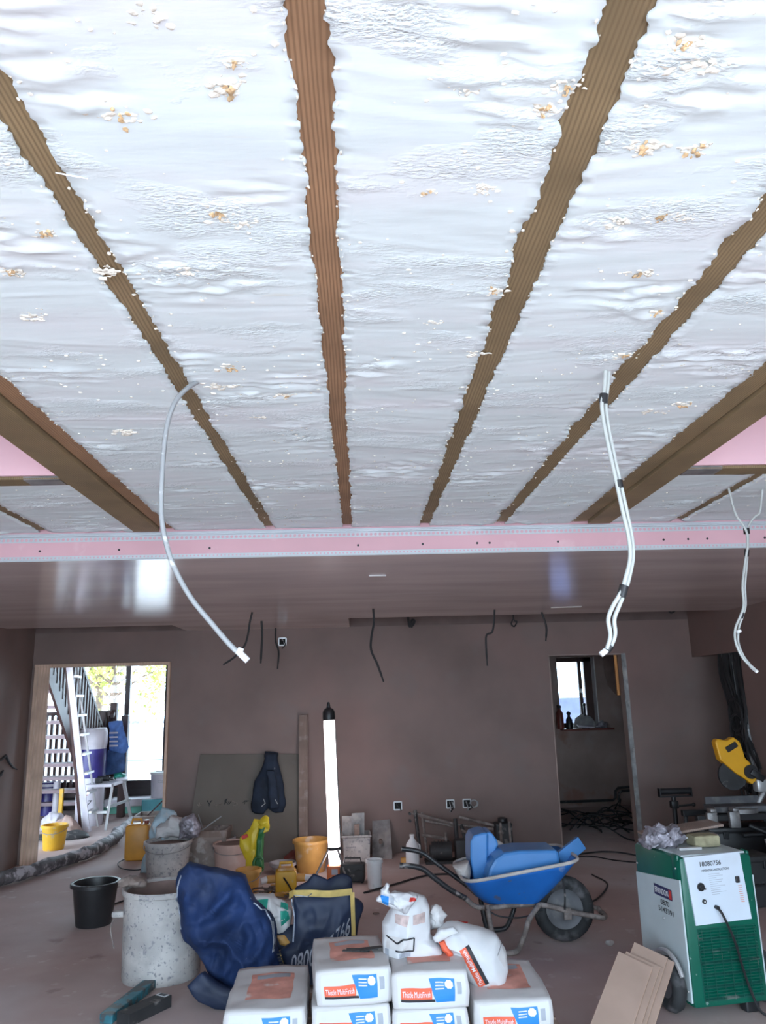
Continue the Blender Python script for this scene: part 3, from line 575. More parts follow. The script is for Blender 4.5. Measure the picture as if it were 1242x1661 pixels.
# outside beyond the hall
o = tag(MB().box((-8, 24, .42), (16, .3, .9)).build('garden_wall', 'render'), 'low pale rendered garden wall outside the hall glazing', 'wall')
o = tag(MB().box((-9, 23.6, 1.05), (30, 1.2, .10)).build('grey_coping', 'steel'), 'grey coping band beyond the garden wall', 'coping')
o = tag(MB().box((3.9, 16, .74), (5, .3, 1.5)).build('boundary_wall', mat('bluish_render', (.10, .12, .24), .8)), 'bluish boundary wall outside the small window', 'wall')
def tree(x, y, h, r, label, seed, nleaf=2600):
    rg = random.Random(seed); t = thing('tree', label, 'tree', (x, y, -.04)); mb = MB()
    mb.tube([(0, 0, 0), (.1, 0, h * .35), (0, .1, h * .7)], [.16, .12, .05], 8)
    for k in range(9):
        a = rg.uniform(0, 2 * PI); z = rg.uniform(.35, .65) * h; mb.tube([(0, 0, z), (math.cos(a) * r * .4, math.sin(a) * r * .4, z + r * .3), (math.cos(a) * r * .75, math.sin(a) * r * .75, z + r * .45)], [.05, .03, .012], 6)
    mb.build('trunk', 'bark', t, smooth=True); mb = MB(); cl = []
    for k in range(26):
        d = Vector((rg.gauss(0, 1), rg.gauss(0, 1), rg.gauss(0, .8))).normalized() * r * rg.uniform(.35, .95); cl.append(Vector((0, 0, h * .7)) + d)
    for k in range(nleaf):
        c = rg.choice(cl) + Vector((rg.gauss(0, 1), rg.gauss(0, 1), rg.gauss(0, 1))) * r * .17
        a = Vector((rg.gauss(0, 1), rg.gauss(0, 1), rg.gauss(0, 1))).normalized(); b = a.orthogonal().normalized(); s = rg.uniform(.05, .10)
        mb.add([c - a * s, c + b * s * .5, c + a * s, c - b * s * .5], [(0, 1, 2, 3)])
    tag(mb.build('foliage', 'leaf', t, fix=False), kind='stuff')
tree(-6.9, 22.0, 4.2, 1.9, 'yellow-green leafy tree outside behind the glazing post', 5)
tree(-8.6, 26, 5.0, 2.2, 'tree further back outside, left of the glazing post', 6)

# ---------------------------------------------------------------- hall seen through the left door
t = thing('staircase', 'open-tread staircase with dark balusters seen through the left doorway', 'staircase', (-4.4, 12.4, 0))
def rel(mb, name, m, root, **kw):
    o = mb.build(name, m, root, **kw); o.matrix_parent_inverse = (Matrix.Translation(root.location) @ root.rotation_euler.to_matrix().to_4x4()).inverted(); return o
sxl, sxr = -4.95, -3.98
for k in range(14):
    y = 12.3 - .235 * k; z = .2 * (k + 1)
    if z > 3.0: break
    rel(MB().box(((sxl + sxr) / 2, y, z - .02), (sxr - sxl, .27, .045)), 'tread', 'tread', t)
for x in (sxl - .03, sxr + .03):
    rel(MB().prism([(12.55, 0), (12.3, .28), (9.35, 2.82), (9.35, 2.55), (12.1, 0)], 'X', x - .018, x + .018), 'stringer', 'dark_wood', t)
    for k in range(22):
        y = 12.22 - .118 * k; zb = .2 + (12.3 - y) * .855; zt = min(3.15, zb + .98)
        rel(MB().box((x, y, (zb + zt) / 2), (.052, .05, zt - zb)), 'baluster', 'dark_wood', t)
    rel(MB().hexa([(x - .03, 12.3, 1.17), (x + .03, 12.3, 1.17), (x + .03, 10.0, 3.14), (x - .03, 10.0, 3.14)], [(x - .03, 12.3, 1.23), (x + .03, 12.3, 1.23), (x + .03, 10.0, 3.2), (x - .03, 10.0, 3.2)]), 'handrail', 'dark_wood', t)
    rel(MB().box((x, 12.32, .75), (.09, .09, 1.5), bev=.008), 'newel_post', 'dark_wood', t)
g = thing('landing_balustrade', 'dark balustrade with two newel posts holding the blue towel', 'balustrade', (-3.5, 12.2, 0))
n2, n3 = (-3.848, 12.5, 1.616), (-3.52, 12, 1.433)
for n, m_ in ((n2, 1.6), (n3, 1.42)):
    rel(MB().box((n[0], n[1], n[2] / 2), (.10, .10, n[2]), bev=.01), 'newel_post', 'dark_wood', g)
def bar(a, b, w=.05, h=.06):
    a = Vector(a); b = Vector(b); d = (b - a).normalized(); s = d.cross(Vector((0, 0, 1))).normalized() * w / 2; u = Vector((0, 0, h / 2))
    return MB().hexa([a - s - u, a + s - u, b + s - u, b - s - u], [a - s + u, a + s + u, b + s + u, b - s + u])
rel(bar((-3.82, 12.32, 1.42), (n2[0], n2[1], n2[2] - .12)), 'handrail', 'dark_wood', g)
rel(bar((n2[0], n2[1], 1.12 + .15), (n3[0], n3[1], n3[2] - .12)), 'handrail', 'dark_wood', g)
rel(bar((-3.82, 12.3, .42), (n2[0], n2[1], .42)), 'bottom_rail', 'dark_wood', g)
rel(bar((n2[0], n2[1], .42), (n3[0], n3[1], .42)), 'bottom_rail', 'dark_wood', g)
for k in range(1, 4):
    f_ = k / 4; x = -3.95 + (n2[0] + 3.95) * f_; rel(MB().box((x, 12.34 + .1 * f_, .92), (.034, .034, 1.0)), 'baluster', 'dark_wood', g)
    x = n2[0] + (n3[0] - n2[0]) * f_; y = n2[1] + (n3[1] - n2[1]) * f_; rel(MB().box((x, y, .84), (.034, .034, .85)), 'baluster', 'dark_wood', g)
fr_ = thing('rear_balustrade', 'row of dark balusters behind the open stair treads', 'balustrade', (-4.4, 12.72, 0))
for k in range(13): rel(MB().box((-5.05 + k * .088, 12.72, .86), (.040, .04, 1.2)), 'baluster', 'dark_wood', fr_)
for z_ in (.24, 1.47): rel(MB().box((-4.52, 12.72, z_), (1.16, .06, .06)), 'handrail', 'dark_wood', fr_)
rel(MB().box((-5.08, 12.72, .75), (.09, .09, 1.5), bev=.008), 'newel_post', 'dark_wood', fr_)
# towel
def outl(pts): return [(p[0], p[2]) for p in pts]
tw = thing('towel', 'blue towel with pale stripes hung over the balustrade newel', 'towel', (n3[0] - .1, 11.6, .6))
rel(puff(outl([(-3.627, 11.6, 1.359), (-3.46, 11.6, 1.371), (-3.397, 11.6, 1.181), (-3.327, 11.6, 1.009), (-3.383, 11.6, 0.909), (-3.479, 11.6, 0.912), (-3.612, 11.6, 0.949)]), 11.6, .05, .05, amp=.03, sc=6, seed=2), 'cloth', 'towel', tw, smooth='all')
rel(puff(outl([(-3.631, 11.6, 0.966), (-3.385, 11.6, 0.943), (-3.371, 11.6, 0.674), (-3.481, 11.6, 0.626), (-3.663, 11.6, 0.623), (-3.65, 11.6, 0.849)]), 11.62, .05, .05, amp=.03, sc=6, seed=3), 'lower_cloth', 'towel_dark', tw, smooth='all')
for yy in (1188, 1195, 1202, 1209):
    a = {1188: (-3.605, 11.53, 1.198), 1195: (-3.601, 11.53, 1.139), 1202: (-3.598, 11.53, 1.08), 1209: (-3.594, 11.53, 1.02)}[yy]
    rel(MB().box((a[0] + .06, 11.545, a[2]), (.12, .02, .022), bev=.004), 'stripe', 'sheet_white', tw)
# rolls
def cyl_thing(name, label, cat, p, r, h, parts, m, group=None, taper=1.0, tilt=None):
    t = thing(name, label, cat, p, 0, group)
    mb = MB(); mb.lathe([(r * .3, 0), (r * taper, 0), (r * taper, h * .02), (r, h * .98), (r * .96, h), (r * .3, h), (r * .28, h - .03)], n=28)
    mb.build(parts[0], m, t, smooth=True); return t
rp = (-3.813, 11.351, 0)
roll = cyl_thing('insulation_roll', 'tall white roll in purple printed wrap, standing behind the ladder', 'roll', (rp[0] + .05, rp[1], 0), .185, 1.27, ('wrap',), 'sheet_white')
mb = MB(); mb.lathe([(.187, .62), (.19, .66), (.19, .98), (.187, 1.0)], n=28, cap=False); mb.build('purple_band', 'sheet_purple', roll, smooth=True)
mb = MB(); mb.lathe([(.187, 1.04), (.2, 1.1), (.196, 1.22), (.17, 1.28), (.12, 1.25)], n=28, cap=False); mb.build('torn_rim', 'sheet_white', roll, smooth='all', disp=(.012, 9))
def cylfn(c, r, z0, a0): return lambda x, y: (c[0] + r * math.sin(a0 + x / r), c[1] - r * math.cos(a0 + x / r), z0 + y)
lettering('255', .10, cylfn((0, 0), .188, .40, -.55), 'print_red', roll)
lettering('27', .11, cylfn((0, 0), .188, .26, -.25), 'print_black', roll, shear=.4)
for (a, b, h, lab) in (((-4.749, 12.44, 0), .12, .47, 'short roll in dark purple wrap under the stairs, nearer the door liner'), ((-4.52, 12.153, 0), .05, .5, 'narrow pale roll standing under the stairs beside the purple one')):
    q = cyl_thing('short_roll', lab, 'roll', (a[0], a[1], 0), b, h, ('wrap',), 'sheet_purple' if b > .1 else 'sheet_white')
    MB().lathe([(b * 1.01, h - .06), (b * 1.04, h - .03), (b * .9, h + .005)], n=20, cap=False).build('white_end', 'sheet_white', q, smooth=True)
p = (-4.303, 11.767, 0)
tag(MB().box((p[0], p[1], .22), (.06, .05, .44), bev=.01).build('yellow_level', 'yellow'), 'upright yellow plastic strip leaning by the rolls under the stairs', 'strip')
# step ladder
f1, f2 = (-3.58, 10.765, 0), (-3.81, 11.196, 0)
lad = thing('step_ladder', 'tall pale aluminium step ladder standing open in the hall', 'ladder', (f1[0], f1[1], 0))
top = (-3.731, 10.15, 2.108); 
rel(bar(f1, (top[0], top[1], top[2]), .09, .03).box((f1[0], f1[1], .03), (.09, .05, .06)), 'stile', 'sheet_white', lad)
ox, oy = .03, .34          # the other stile stands behind this one
rel(bar((f1[0] + ox, f1[1] + oy, 0), (top[0] + ox - .06, top[1] + oy, top[2]), .03, .03), 'stile', 'alu', lad)
rel(bar((f1[0] - .09, f1[1] + .03, 0), (top[0] - .05, top[1] + .03, top[2]), .04, .03), 'rear_leg', 'dark_wood', lad)
for k in range(1, 9):
    z = k * .245; f_ = z / top[2]; x1 = f1[0] + (top[0] - f1[0]) * f_; y = f1[1] + (top[1] - f1[1]) * f_; o_ = ox - .06 * f_
    rel(MB().hexa([(x1 + .02, y - .0, z - .014), (x1 + .09, y - .02, z - .014), (x1 + o_ + .05, y + oy, z - .014), (x1 + o_ - .03, y + oy, z - .014)], [(x1 + .02, y - .0, z + .014), (x1 + .09, y - .02, z + .014), (x1 + o_ + .05, y + oy, z + .014), (x1 + o_ - .03, y + oy, z + .014)]), 'step', 'alu', lad)
# hop-up platform with tools
a = (-3.36, 10.819, 0); b = (-3.291, 11.625, 0)
hu = thing('hop_up', 'white folding work platform with four splayed legs in the hall', 'platform', (a[0], a[1], 0))
zt = (-3.33, 10.85, 0.568)[2]
nr, fr = (-3.322, 10.85, 0.568), (-3.316, 11.4, 0.592)
nl, fl = (nr[0] - .36, nr[1] + .02, nr[2]), (fr[0] - .36, fr[1], nr[2])
zt = nr[2]
rel(MB().hexa([(nl[0], nl[1], zt - .035), (nr[0], nr[1], zt - .035), (fr[0], fr[1], zt - .035), (fl[0], fl[1], zt - .035)], [(nl[0], nl[1], zt), (nr[0], nr[1], zt), (fr[0], fr[1], zt), (fl[0], fl[1], zt)]), 'platform', 'sheet_white', hu)
for (tp, ft) in ((nr, a), (nl, (a[0] - .32, a[1] + .02, 0)), (fr, (b[0] + .02, b[1] + .05, 0)), (fl, (b[0] - .38, b[1] + .05, 0))):
    rel(bar((tp[0], tp[1] + (.04 if tp[1] < 11.1 else -.04), zt - .02), (ft[0], ft[1], .0), .045, .035), 'leg', 'alu', hu)
rel(bar((a[0] + .0, a[1] + .04, .28), (b[0], b[1], .28), .03, .03), 'brace', 'alu', hu)
rel(bar((a[0] - .32, a[1] + .04, .22), (a[0], a[1] + .04, .22), .03, .03), 'brace', 'alu', hu)
dr = thing('power_drill', 'black cordless drill lying on the white work platform', 'drill', (nr[0] - .18, nr[1] + .3, zt))
MB().cyl((-.1, 0, .045), (.06, 0, .045), .035, 12).cyl((.06, 0, .045), (.11, 0, .045), .018, 10).build('motor', 'black', dr, smooth=True)
MB().box((-.06, -.05, .03), (.05, .12, .05), rot=(0, 0, .2), bev=.01).box((-.05, -.12, .035), (.09, .05, .07), bev=.01).build('handle', 'black_dusty', dr)
tag(puff([(0, 0), (.16, 0), (.15, .06), (.08, .10), (.01, .06)], 0, .08, .08, amp=.02, sc=14, seed=8).build('rag', 'bag_teal', loc=(nr[0] - .2, nr[1] + .75, zt - .005), smooth='all'), 'teal rag crumpled on the work platform', 'rag')
tag(MB().box((0, 0, .01), (.16, .34, .02), rot=(0, 0, .3), bev=.004).build('float', 'sheet_white', loc=(nr[0] - .05, nr[1] + .62, zt)), 'white plastic float lying on the work platform', 'float')
# green foam boards, teal sheets, white bucket near the hall glazing
g0 = (-4.001, 12.289, 0); g1 = (-3.3, 12.522, 0)
for k, (lab, m, z) in enumerate((('green foam board lying lowest beside the hall glazing', 'green_board', 0), ('pale foam board lying on the green board by the hall glazing', 'sheet_white', .11))):
    tag(MB().box((-3.6 + .12 * k, 12.55 - .1 * k, z + .052), (.95 - .2 * k, .42, .1), rot=(0, 0, .1 * k), bev=.004).build('foam_board', m), lab, 'board')
tag(MB().box((-3.02, 12.45, .10), (.55, .45, .2), rot=(0, 0, .05), bev=.01).build('teal_crate', 'teal_sheet'), 'teal sheeted crate on the hall floor under the white bucket', 'crate')
p = (-3.047, 12.45, 0.143)
bk = thing('paint_tub', 'white lidded tub with small print, by the right side of the hall door', 'tub', (p[0], 12.42, .2))
MB().lathe([(.12, 0), (.15, .005), (.165, .34), (.17, .35), (.17, .37), (.02, .372)], n=28).build('body', 'sheet_white', bk, smooth=True)
MB().lathe([(.172, .345), (.178, .35), (.178, .38), (.1, .386)], n=28, cap=False).build('lid', 'white', bk, smooth=True)
lettering('C25', .055, cylfn((0, 0), .163, .23, -.15), 'print_grey', bk)
tag(puff([(-.3, 0), (.3, 0), (.27, .1), (.1, .16), (-.1, .2), (-.25, .12)], 0, .2, .2, amp=.04, sc=8, seed=12).build('blue_film', 'teal_sheet', loc=(-3.3, 12.68, .5), smooth='all'), 'pale blue crumpled film on the sill of the hall glazing', 'film') if False else None
# yellow bucket and rubbish at the door liner
def bucket(name, label, cat, p, rt, rb, h, m, inner=None, fill=None, handle=None, lip=.012, sx=1.0, sy=1.0, rz=0.0, group=None, n=32, wall=.006, fillz=.75, fillm='plaster_wet'):
    t = thing(name, label, cat, p, rz, group)
    MB().lathe([(rb * .2, 0), (rb, 0), (rb + .004, .006), (rt - .002, h - .03), (rt + lip, h - .028), (rt + lip, h - .004), (rt + lip * .5, h), (rt - wall, h - .002), (rb - wall, .012), (rb * .2, .012)], n=n, sx=sx, sy=sy).build('body', m, t, smooth=True)
    if fill:
        rr = rb + (rt - rb) * fillz - wall
        MB().lathe([(.001, h * fillz + .01), (rr * .6, h * fillz + .006), (rr, h * fillz - .002)], n=n, sx=sx, sy=sy, cap=False).build('contents', fillm, t, smooth='all')
    if handle:
        pts = [(rt + lip) * math.cos(a) for a in [PI * i / 16 for i in range(17)]]
        zz = h - .03
        path = [((rt + lip) * math.cos(PI * i / 16) * sx, handle * math.sin(PI * i / 16) * rt * sy, zz - math.sin(PI * i / 16) * (0.06 if abs(handle) > .5 else -.08)) for i in range(17)]
        MB().tube(path, .0035, 6).build('handle', 'steel', t, smooth=True)
    return t
p = (-3.574, 9.459, 0)
bucket('bucket', 'small square yellow bucket standing at the foot of the left door liner', 'bucket', (p[0] + .02, p[1] + .12, 0), .14, .11, .27, 'yellow', handle=-1)
p = (-3.897, 10.684, 0)
tag(puff([(-.18, 0), (.16, 0), (.15, .12), (.05, .2), (-.08, .22), (-.2, .12)], 0, .14, .14, amp=.06, sc=7, seed=21, flatz=0).build('plastic_rubbish', 'sheet_white', loc=(p[0] - .15, p[1] + .3, 0), smooth='all'), 'crumpled white polythene heap behind the yellow bucket by the stairs', 'rubbish')
tag(puff([(-.18, 0), (.2, 0), (.18, .08), (.08, .2), (-.03, .23), (-.14, .15)], 0, .14, .14, amp=.06, sc=7, seed=22, flatz=0).build('paper_rubbish', 'tub_pink', loc=(p[0] + .12, p[1] - .1, 0), smooth='all'), 'pinkish crumpled paper heap at the foot of the tall roll', 'rubbish')
tag(puff([(-.36, 0), (.36, 0), (.34, .04), (.2, .08), (-.1, .06), (-.3, .05)], 0, .2, .2, amp=.03, sc=6, seed=23, flatz=0).build('dark_sheet', 'black_dusty', loc=(p[0] + .15, p[1] - .35, 0), smooth='all'), 'dark dusty sheet spread at the foot of the step ladder', 'sheet')
# loose timber board leaned in the left door opening
a0, a1, b0, b1 = (-3.515, 8.66, 2.018), (-3.402, 8.66, 2.015), (-3.439, 8.542, 0), (-3.326, 8.554, 0)
lb = MB(); yb = 8.62
lb.hexa([(b0[0], yb - .10, 0), (b1[0], yb - .10, 0), (b1[0], yb - .07, 0), (b0[0], yb - .07, 0)], [(a0[0], yb + .06, a0[2]), (a1[0], yb + .06, a0[2]), (a1[0], yb + .09, a0[2]), (a0[0], yb + .09, a0[2])])
tag(lb.build('door_liner_board', 'liner', bevel=.003), 'pale pine board standing upright against the left side of the door opening', 'board')

# ---------------------------------------------------------------- back of the room
def lowp(p): return (p[0], p[1], 0)
# black hose-like roll of membrane across the left doorway
pts = [(-3.427, 7.26, 0), (-3.324, 7.724, 0), (-3.206, 7.973, 0), (-3.102, 8.296, 0), (-2.999, 8.682, 0), (-2.91, 8.98, 0), (-2.894, 9.384, 0), (-2.949, 9.92, 0), (-3.016, 10.262, 0), (-3.03, 10.619, 0), (-3.08, 11.01, 0)]
P = smoothpath([(p[0], p[1], .075) for p in pts], 8)
P = [p + mnoise.noise_vector(p * 3) * Vector((.02, .02, .008)) for p in P]
tag(MB().tube(P, [.062 + .016 * mnoise.noise(p * 5) for p in P], 12).build('dust_hose', 'cable_hose', smooth='all', disp=(.014, 14)), 'dusty black lagged hose lying across the floor into the left doorway', 'hose')
# black wall scribble lines (spray marks)
mb = MB()
mb.tube([(-3.594, 8.029, 1.08), (-3.594, 8.133, 1.095), (-3.594, 8.223, 1.124), (-3.594, 8.306, 1.058), (-3.594, 8.402, 1.002), (-3.594, 8.526, 0.967)], [.012, .016, .018, .014, .012, .006], 6)
mb.tube([(-3.594, 8.033, 0.93), (-3.594, 8.135, 0.949), (-3.594, 8.196, 0.984)], [.02, .022, .01], 6)
tag(mb.build('spray_mark', 'print_black'), 'black painted squiggle mark on the left wall', 'mark')
# black bucket
p = (-2.042, 6.351, 0)
bucket('bucket', 'glossy black bucket standing alone on the floor, left of the white drum', 'bucket', (p[0], p[1] + .06, 0), .165, .125, .30, 'black', handle=.9, lip=.018)
# yellow container, dirty tub, bucket with pale bag
p = (-2.415, 8.806, 0)
t = thing('jerry_can', 'orange-yellow plastic container just inside the left doorway', 'container', (p[0] + .02, p[1] + .02, 0), .1)
MB().box((0, 0, .18), (.24, .2, .36), bev=.035).build('body', 'amber', t, smooth=True)
MB().tube([(-.07, 0, .35), (-.06, 0, .40), (.03, 0, .40), (.04, 0, .35)], .014, 8).build('handle', 'amber', t, smooth=True); MB().cyl((.085, 0, .35), (.085, 0, .39), .025, 14).build('cap', 'red_brown', t, smooth=True)
p = (-2.551, 9.932, 0)
t = thing('mixing_tub', 'brown dirty tub with stick standing in the left doorway', 'tub', (p[0], p[1] + .15, 0), .05)
mb = MB(); mb.lathe([(.05, 0), (.24, 0), (.25, .01), (.28, .27), (.295, .27), (.295, .29), (.275, .29), (.24, .03), (.05, .03)], n=4, rot=(0, 0, PI / 4), sx=1.0, sy=1.0); mb.build('body', 'bucket_brown', t, bevel=.012)
MB().box((0, 0, .23), (.36, .36, .02)).build('contents', 'dark', t); tag(MB().tube([(p[0] - .1, p[1] + .1, .24), (p[0] + .12, p[1] + .2, .46)], .008, 6).build('stick', 'dark_wood'), 'thin dark stick poking out of the brown tub in the doorway', 'stick')
p = (-1.863, 7.733, 0)
bkt = bucket('bucket', 'plaster-crusted bucket half full, a pale blue sheet hanging over it', 'bucket', (p[0], p[1] + .2, 0), .215, .18, .33, 'splatter', fill=1, fillz=.9, handle=-1)
bx, by = p[0], p[1] + .2
tag(puff([(-.33, .0), (-.18, .02), (-.14, .3), (-.02, .34), (.04, .42), (-.02, .56), (-.14, .60), (-.22, .5), (-.26, .3), (-.31, .12)], 0, .07, .07, amp=.035, sc=7, seed=31, flatz=0).build('sheet', 'grey_cloth', loc=(bx + .02, by + .24, 0), smooth='all'), 'pale blue plastic sheet draped behind and left of the crusted bucket', 'sheet')
tag(puff([(-.2, 0), (.2, 0), (.22, .1), (.1, .15), (-.05, .19), (-.18, .1)], 0, .06, .10, amp=.04, sc=9, seed=32).build('plastic_bag', 'paper', loc=(bx + .03, by + .14, .325), smooth='all'), 'white plastic bag crumpled on the rim of the crusted bucket', 'bag')
tag(puff([(-.1, 0), (.1, 0), (.12, .1), (.05, .22), (-.05, .2), (-.1, .1)], 0, .06, .06, amp=.04, sc=9, seed=33).build('crumpled_film', 'foil', loc=(bx + .19, by + .02, .335), smooth='all'), 'crumpled grey film on the right rim of the crusted bucket', 'film')
# stained crate, pale tubs
p = (-1.568, 8.433, 0)
t = thing('crate', 'brown stained crate against the wall behind the pale tubs', 'crate', (p[0], 8.36, 0))
mb = MB(); h = .36; w = .40; d = .32
for s in (-1, 1): mb.box((s * w / 2, 0, h / 2), (.02, d, h)); mb.box((0, s * d / 2, h / 2), (w, .02, h))
mb.box((0, 0, .01), (w, d, .02)); mb.build('body', 'bucket_brown', t, bevel=.005)
MB().box((0, -d / 2 - .012, h - .03), (w + .04, .012, .06)).box((0, d / 2 + .012, h - .03), (w + .04, .012, .06)).build('rim', 'plank', t); MB().box((0, 0, h - .09), (w - .03, d - .03, .02)).build('contents', 'plaster_wet', t)
tag(MB().tube([(p[0] - .16, 8.30, h - .08), (p[0] + .12, 8.42, h + .10)], .006, 6).tube([(p[0] - .02, 8.34, h - .08), (p[0] - .12, 8.45, h + .12)], .005, 6).build('wire_offcut', 'cable_grey'), 'thin pale offcuts sticking out of the brown stained crate', 'offcut')
p1, p2 = (-1.452, 8.272, 0), (-1.255, 8.024, 0)
bucket('tub', 'grey tub full of pink residue, left of and behind the pale pink tub', 'tub', (p1[0] - .03, p1[1] + .18, 0), .17, .15, .26, 'tub_grey', fill=1, fillz=.93)
bucket('tub', 'pale pink tub with white rim handle, left of the yellow and green bag', 'tub', (p2[0] - .01, p2[1] + .05, 0), .185, .165, .27, 'tub_pink', fill=1, fillz=.95, handle=-1)
# leaning grey board with writing-like smears, jacket, plank
t = thing('leaning_board', 'large grey plasterboard sheet leaning on the back wall', 'board', (-1.2, 8.5, 0))
a, b, c, d = (-1.733, 8.66, 1.056), (-0.646, 8.66, 1.001), (-0.641, 8.5, -0.012), (-1.818, 8.5, 0.012)
rel(MB().hexa([(d[0], 8.46, 0), (c[0], 8.46, 0), (c[0], 8.475, 0), (d[0], 8.475, 0)], [(a[0], 8.69, a[2]), (b[0], 8.69, b[2] + .03), (b[0], 8.705, b[2] + .03), (a[0], 8.705, a[2])]), 'sheet', 'board_grey', t, bevel=.002)
rng = random.Random(3)
def boardfn(x, z, off=.003): return (x, 8.46 + .23 * z / a[2] - off, z)
for k in range(9):
    x0 = d[0] + .10 + k * .095; z0 = .56 + rng.uniform(-.02, .02); mb = MB()
    if -1.08 < x0 < -.86: continue
    for q in range(3):
        xx = x0 + rng.uniform(-.03, .03); mb.tube([boardfn(xx, z0 + rng.uniform(-.03, .03)), boardfn(xx + rng.uniform(-.02, .03), z0 + rng.uniform(-.03, .03)), boardfn(xx + rng.uniform(0, .04), z0 + rng.uniform(-.03, .03))], [.002, .006, .002], 5)
    rel(mb, 'scuff', 'print_black' if k % 2 else 'bucket_brown', t)
jk = thing('jacket', 'dark navy jacket hanging from the top edge of the leaning board', 'jacket', (-.98, 8.5, .5))
rel(puff(outl([(-1.023, 8.5, 1.054), (-0.9, 8.5, 1.051), (-0.873, 8.5, 0.914), (-0.827, 8.5, 0.729), (-0.8, 8.5, 0.546), (-0.819, 8.5, 0.468), (-0.921, 8.5, 0.459), (-0.998, 8.5, 0.509), (-1.035, 8.5, 0.45), (-1.15, 8.5, 0.465), (-1.17, 8.5, 0.55), (-1.135, 8.5, 0.768), (-1.054, 8.5, 0.919)]), 8.49, .07, .035, amp=.018, sc=9, seed=41, lean=.10), 'body', 'navy_cloth', jk, smooth='all')
rel(puff(outl([(-0.999, 8.42, 0.894), (-0.916, 8.42, 0.891), (-0.876, 8.42, 0.678), (-0.862, 8.42, 0.516), (-0.951, 8.42, 0.506), (-0.978, 8.42, 0.681)]), 8.40, .035, .03, amp=.012, sc=11, seed=42, lean=.10), 'sleeve', 'navy_cloth', jk, smooth='all')
rel(puff(outl([(-1.036, 8.55, 1.076), (-0.892, 8.55, 1.053), (-0.898, 8.55, 0.991), (-1.042, 8.55, 1.007)]), 8.52, .04, .04, amp=.01, sc=11, seed=43, lean=.1), 'collar', 'navy_cloth', jk, smooth='all')
rel(MB().tube([(-1.021, 8.42, 0.616), (-1.002, 8.42, 0.574), (-1.039, 8.42, 0.545)], .005, 5).tube([(-0.901, 8.42, 0.607), (-0.875, 8.42, 0.564)], .005, 5), 'zip_pull', 'cable_grey', jk)
a0, a1 = (-0.675, 8.6, 1.439), (-0.582, 8.6, 1.437)
pl = MB().hexa([(-.655, 8.40, 0), (-.56, 8.40, 0), (-.56, 8.425, 0), (-.655, 8.425, 0)], [(a0[0], 8.665, a0[2]), (a1[0], 8.665, a0[2]), (a1[0], 8.69, a0[2]), (a0[0], 8.69, a0[2])])
tag(pl.build('plank', 'plank', bevel=.003), 'tall stained plank leaning on the wall left of the tube lamp', 'plank')
# yellow and green bag
t = thing('compost_bag', 'tall yellow and green plastic bag propped behind the blue rubble bag', 'bag', (-1.0, 7.5, 0))
Yb = outl([(-0.992, 7.5, 0.558), (-0.924, 7.5, 0.546), (-0.956, 7.5, 0.363), (-0.953, 7.5, 0.207), (-0.989, 7.5, -0.012), (-1.066, 7.5, -0.01), (-1.059, 7.5, 0.21), (-1.122, 7.5, 0.331), (-1.118, 7.5, 0.404), (-1.03, 7.5, 0.475)])
Gb = outl([(-0.935, 7.5, 0.514), (-0.874, 7.5, 0.544), (-0.906, 7.5, 0.387), (-0.909, 7.5, 0.232), (-0.897, 7.5, 0.128), (-0.951, 7.5, 0.048), (-1.011, 7.5, -0.022), (-0.98, 7.5, 0.131), (-0.966, 7.5, 0.337)])
rel(puff(Yb, 7.5, .05, .08, amp=.006, sc=9, seed=51, flatz=.0, power=.3, crease=.03, n=110, rings=12), 'yellow_side', 'bag_yellow', t, smooth='all'); rel(puff(Gb, 7.49, .045, .10, amp=.006, sc=9, seed=52, flatz=.0, power=.3, crease=.03, n=110, rings=12), 'green_side', 'bag_green', t, smooth='all')
rel(puff(outl([(-0.947, 7.5, 0.546), (-0.891, 7.5, 0.587), (-0.852, 7.5, 0.565), (-0.873, 7.5, 0.465), (-0.923, 7.5, 0.43), (-0.974, 7.5, 0.468)]), 7.5, .05, .05, amp=.03, sc=14, seed=53), 'crumpled_neck', 'bag_yellow', t, smooth='all')
c = (-0.932, 7.38, 0.199); rel(MB().tube([(c[0] + .045 * math.cos(i * PI / 8 + .6), 7.385, c[2] + .055 * math.sin(i * PI / 8 + .6)) for i in range(14)], .011, 6), 'ring_emblem', 'bag_green', t)
c2 = (-1.064, 7.4, 0.419); rel(MB().box((c2[0], 7.43, c2[2]), (.055, .012, .03), rot=(0, -.35, 0)), 'red_label', 'print_red', t)
# yellow bucket behind the lamp
p = (-0.486, 7.833, 0)
bucket('bucket', 'dusty yellow bucket behind the tripod lamp, in front of the plank', 'bucket', (p[0] - .02, p[1] + .16, 0), .165, .13, .29, 'yellow_bucket', lip=.014)
# tube lamp on a folding tripod
L0, L1 = (-0.273, 7.55, 0.141), (-0.309, 7.62, 1.481)
p = (L0[0], 7.55, 0)
lt = thing('tube_lamp', 'tall glowing white work light tube on a tripod stand', 'lamp', p)
A = Vector(L0) - Vector(p); A = Vector((0.01, 0, .14)); B = Vector((L1[0] - p[0], .07, L1[2] - .02))
ax = (B - A).normalized()
MB().cyl(A, B - ax * .03, .052, 28).build('light_tube', 'tube_light', lt, smooth=True)
MB().tube([A + Vector((.058, -.0, .1)), B + Vector((.058, 0, -.1))], .006, 6).build('back_rail', 'black', lt)
rt = ax.to_track_quat('Z', 'Y').to_euler()
MB().lathe([(.02, -.03), (.056, -.028), (.060, 0), (.058, .05), (.045, .075), (.03, .085), (.02, .09), (.012, .14), (.002, .145)], n=24).build('top_cap', 'black', lt, smooth=True, loc=tuple(B - ax * .03), rot=rt)
MB().lathe([(.054, 0), (.062, .004), (.062, .024), (.054, .028)], n=24, cap=False).build('collar', 'black_dusty', lt, smooth=True, loc=tuple(A + ax * .12), rot=rt)
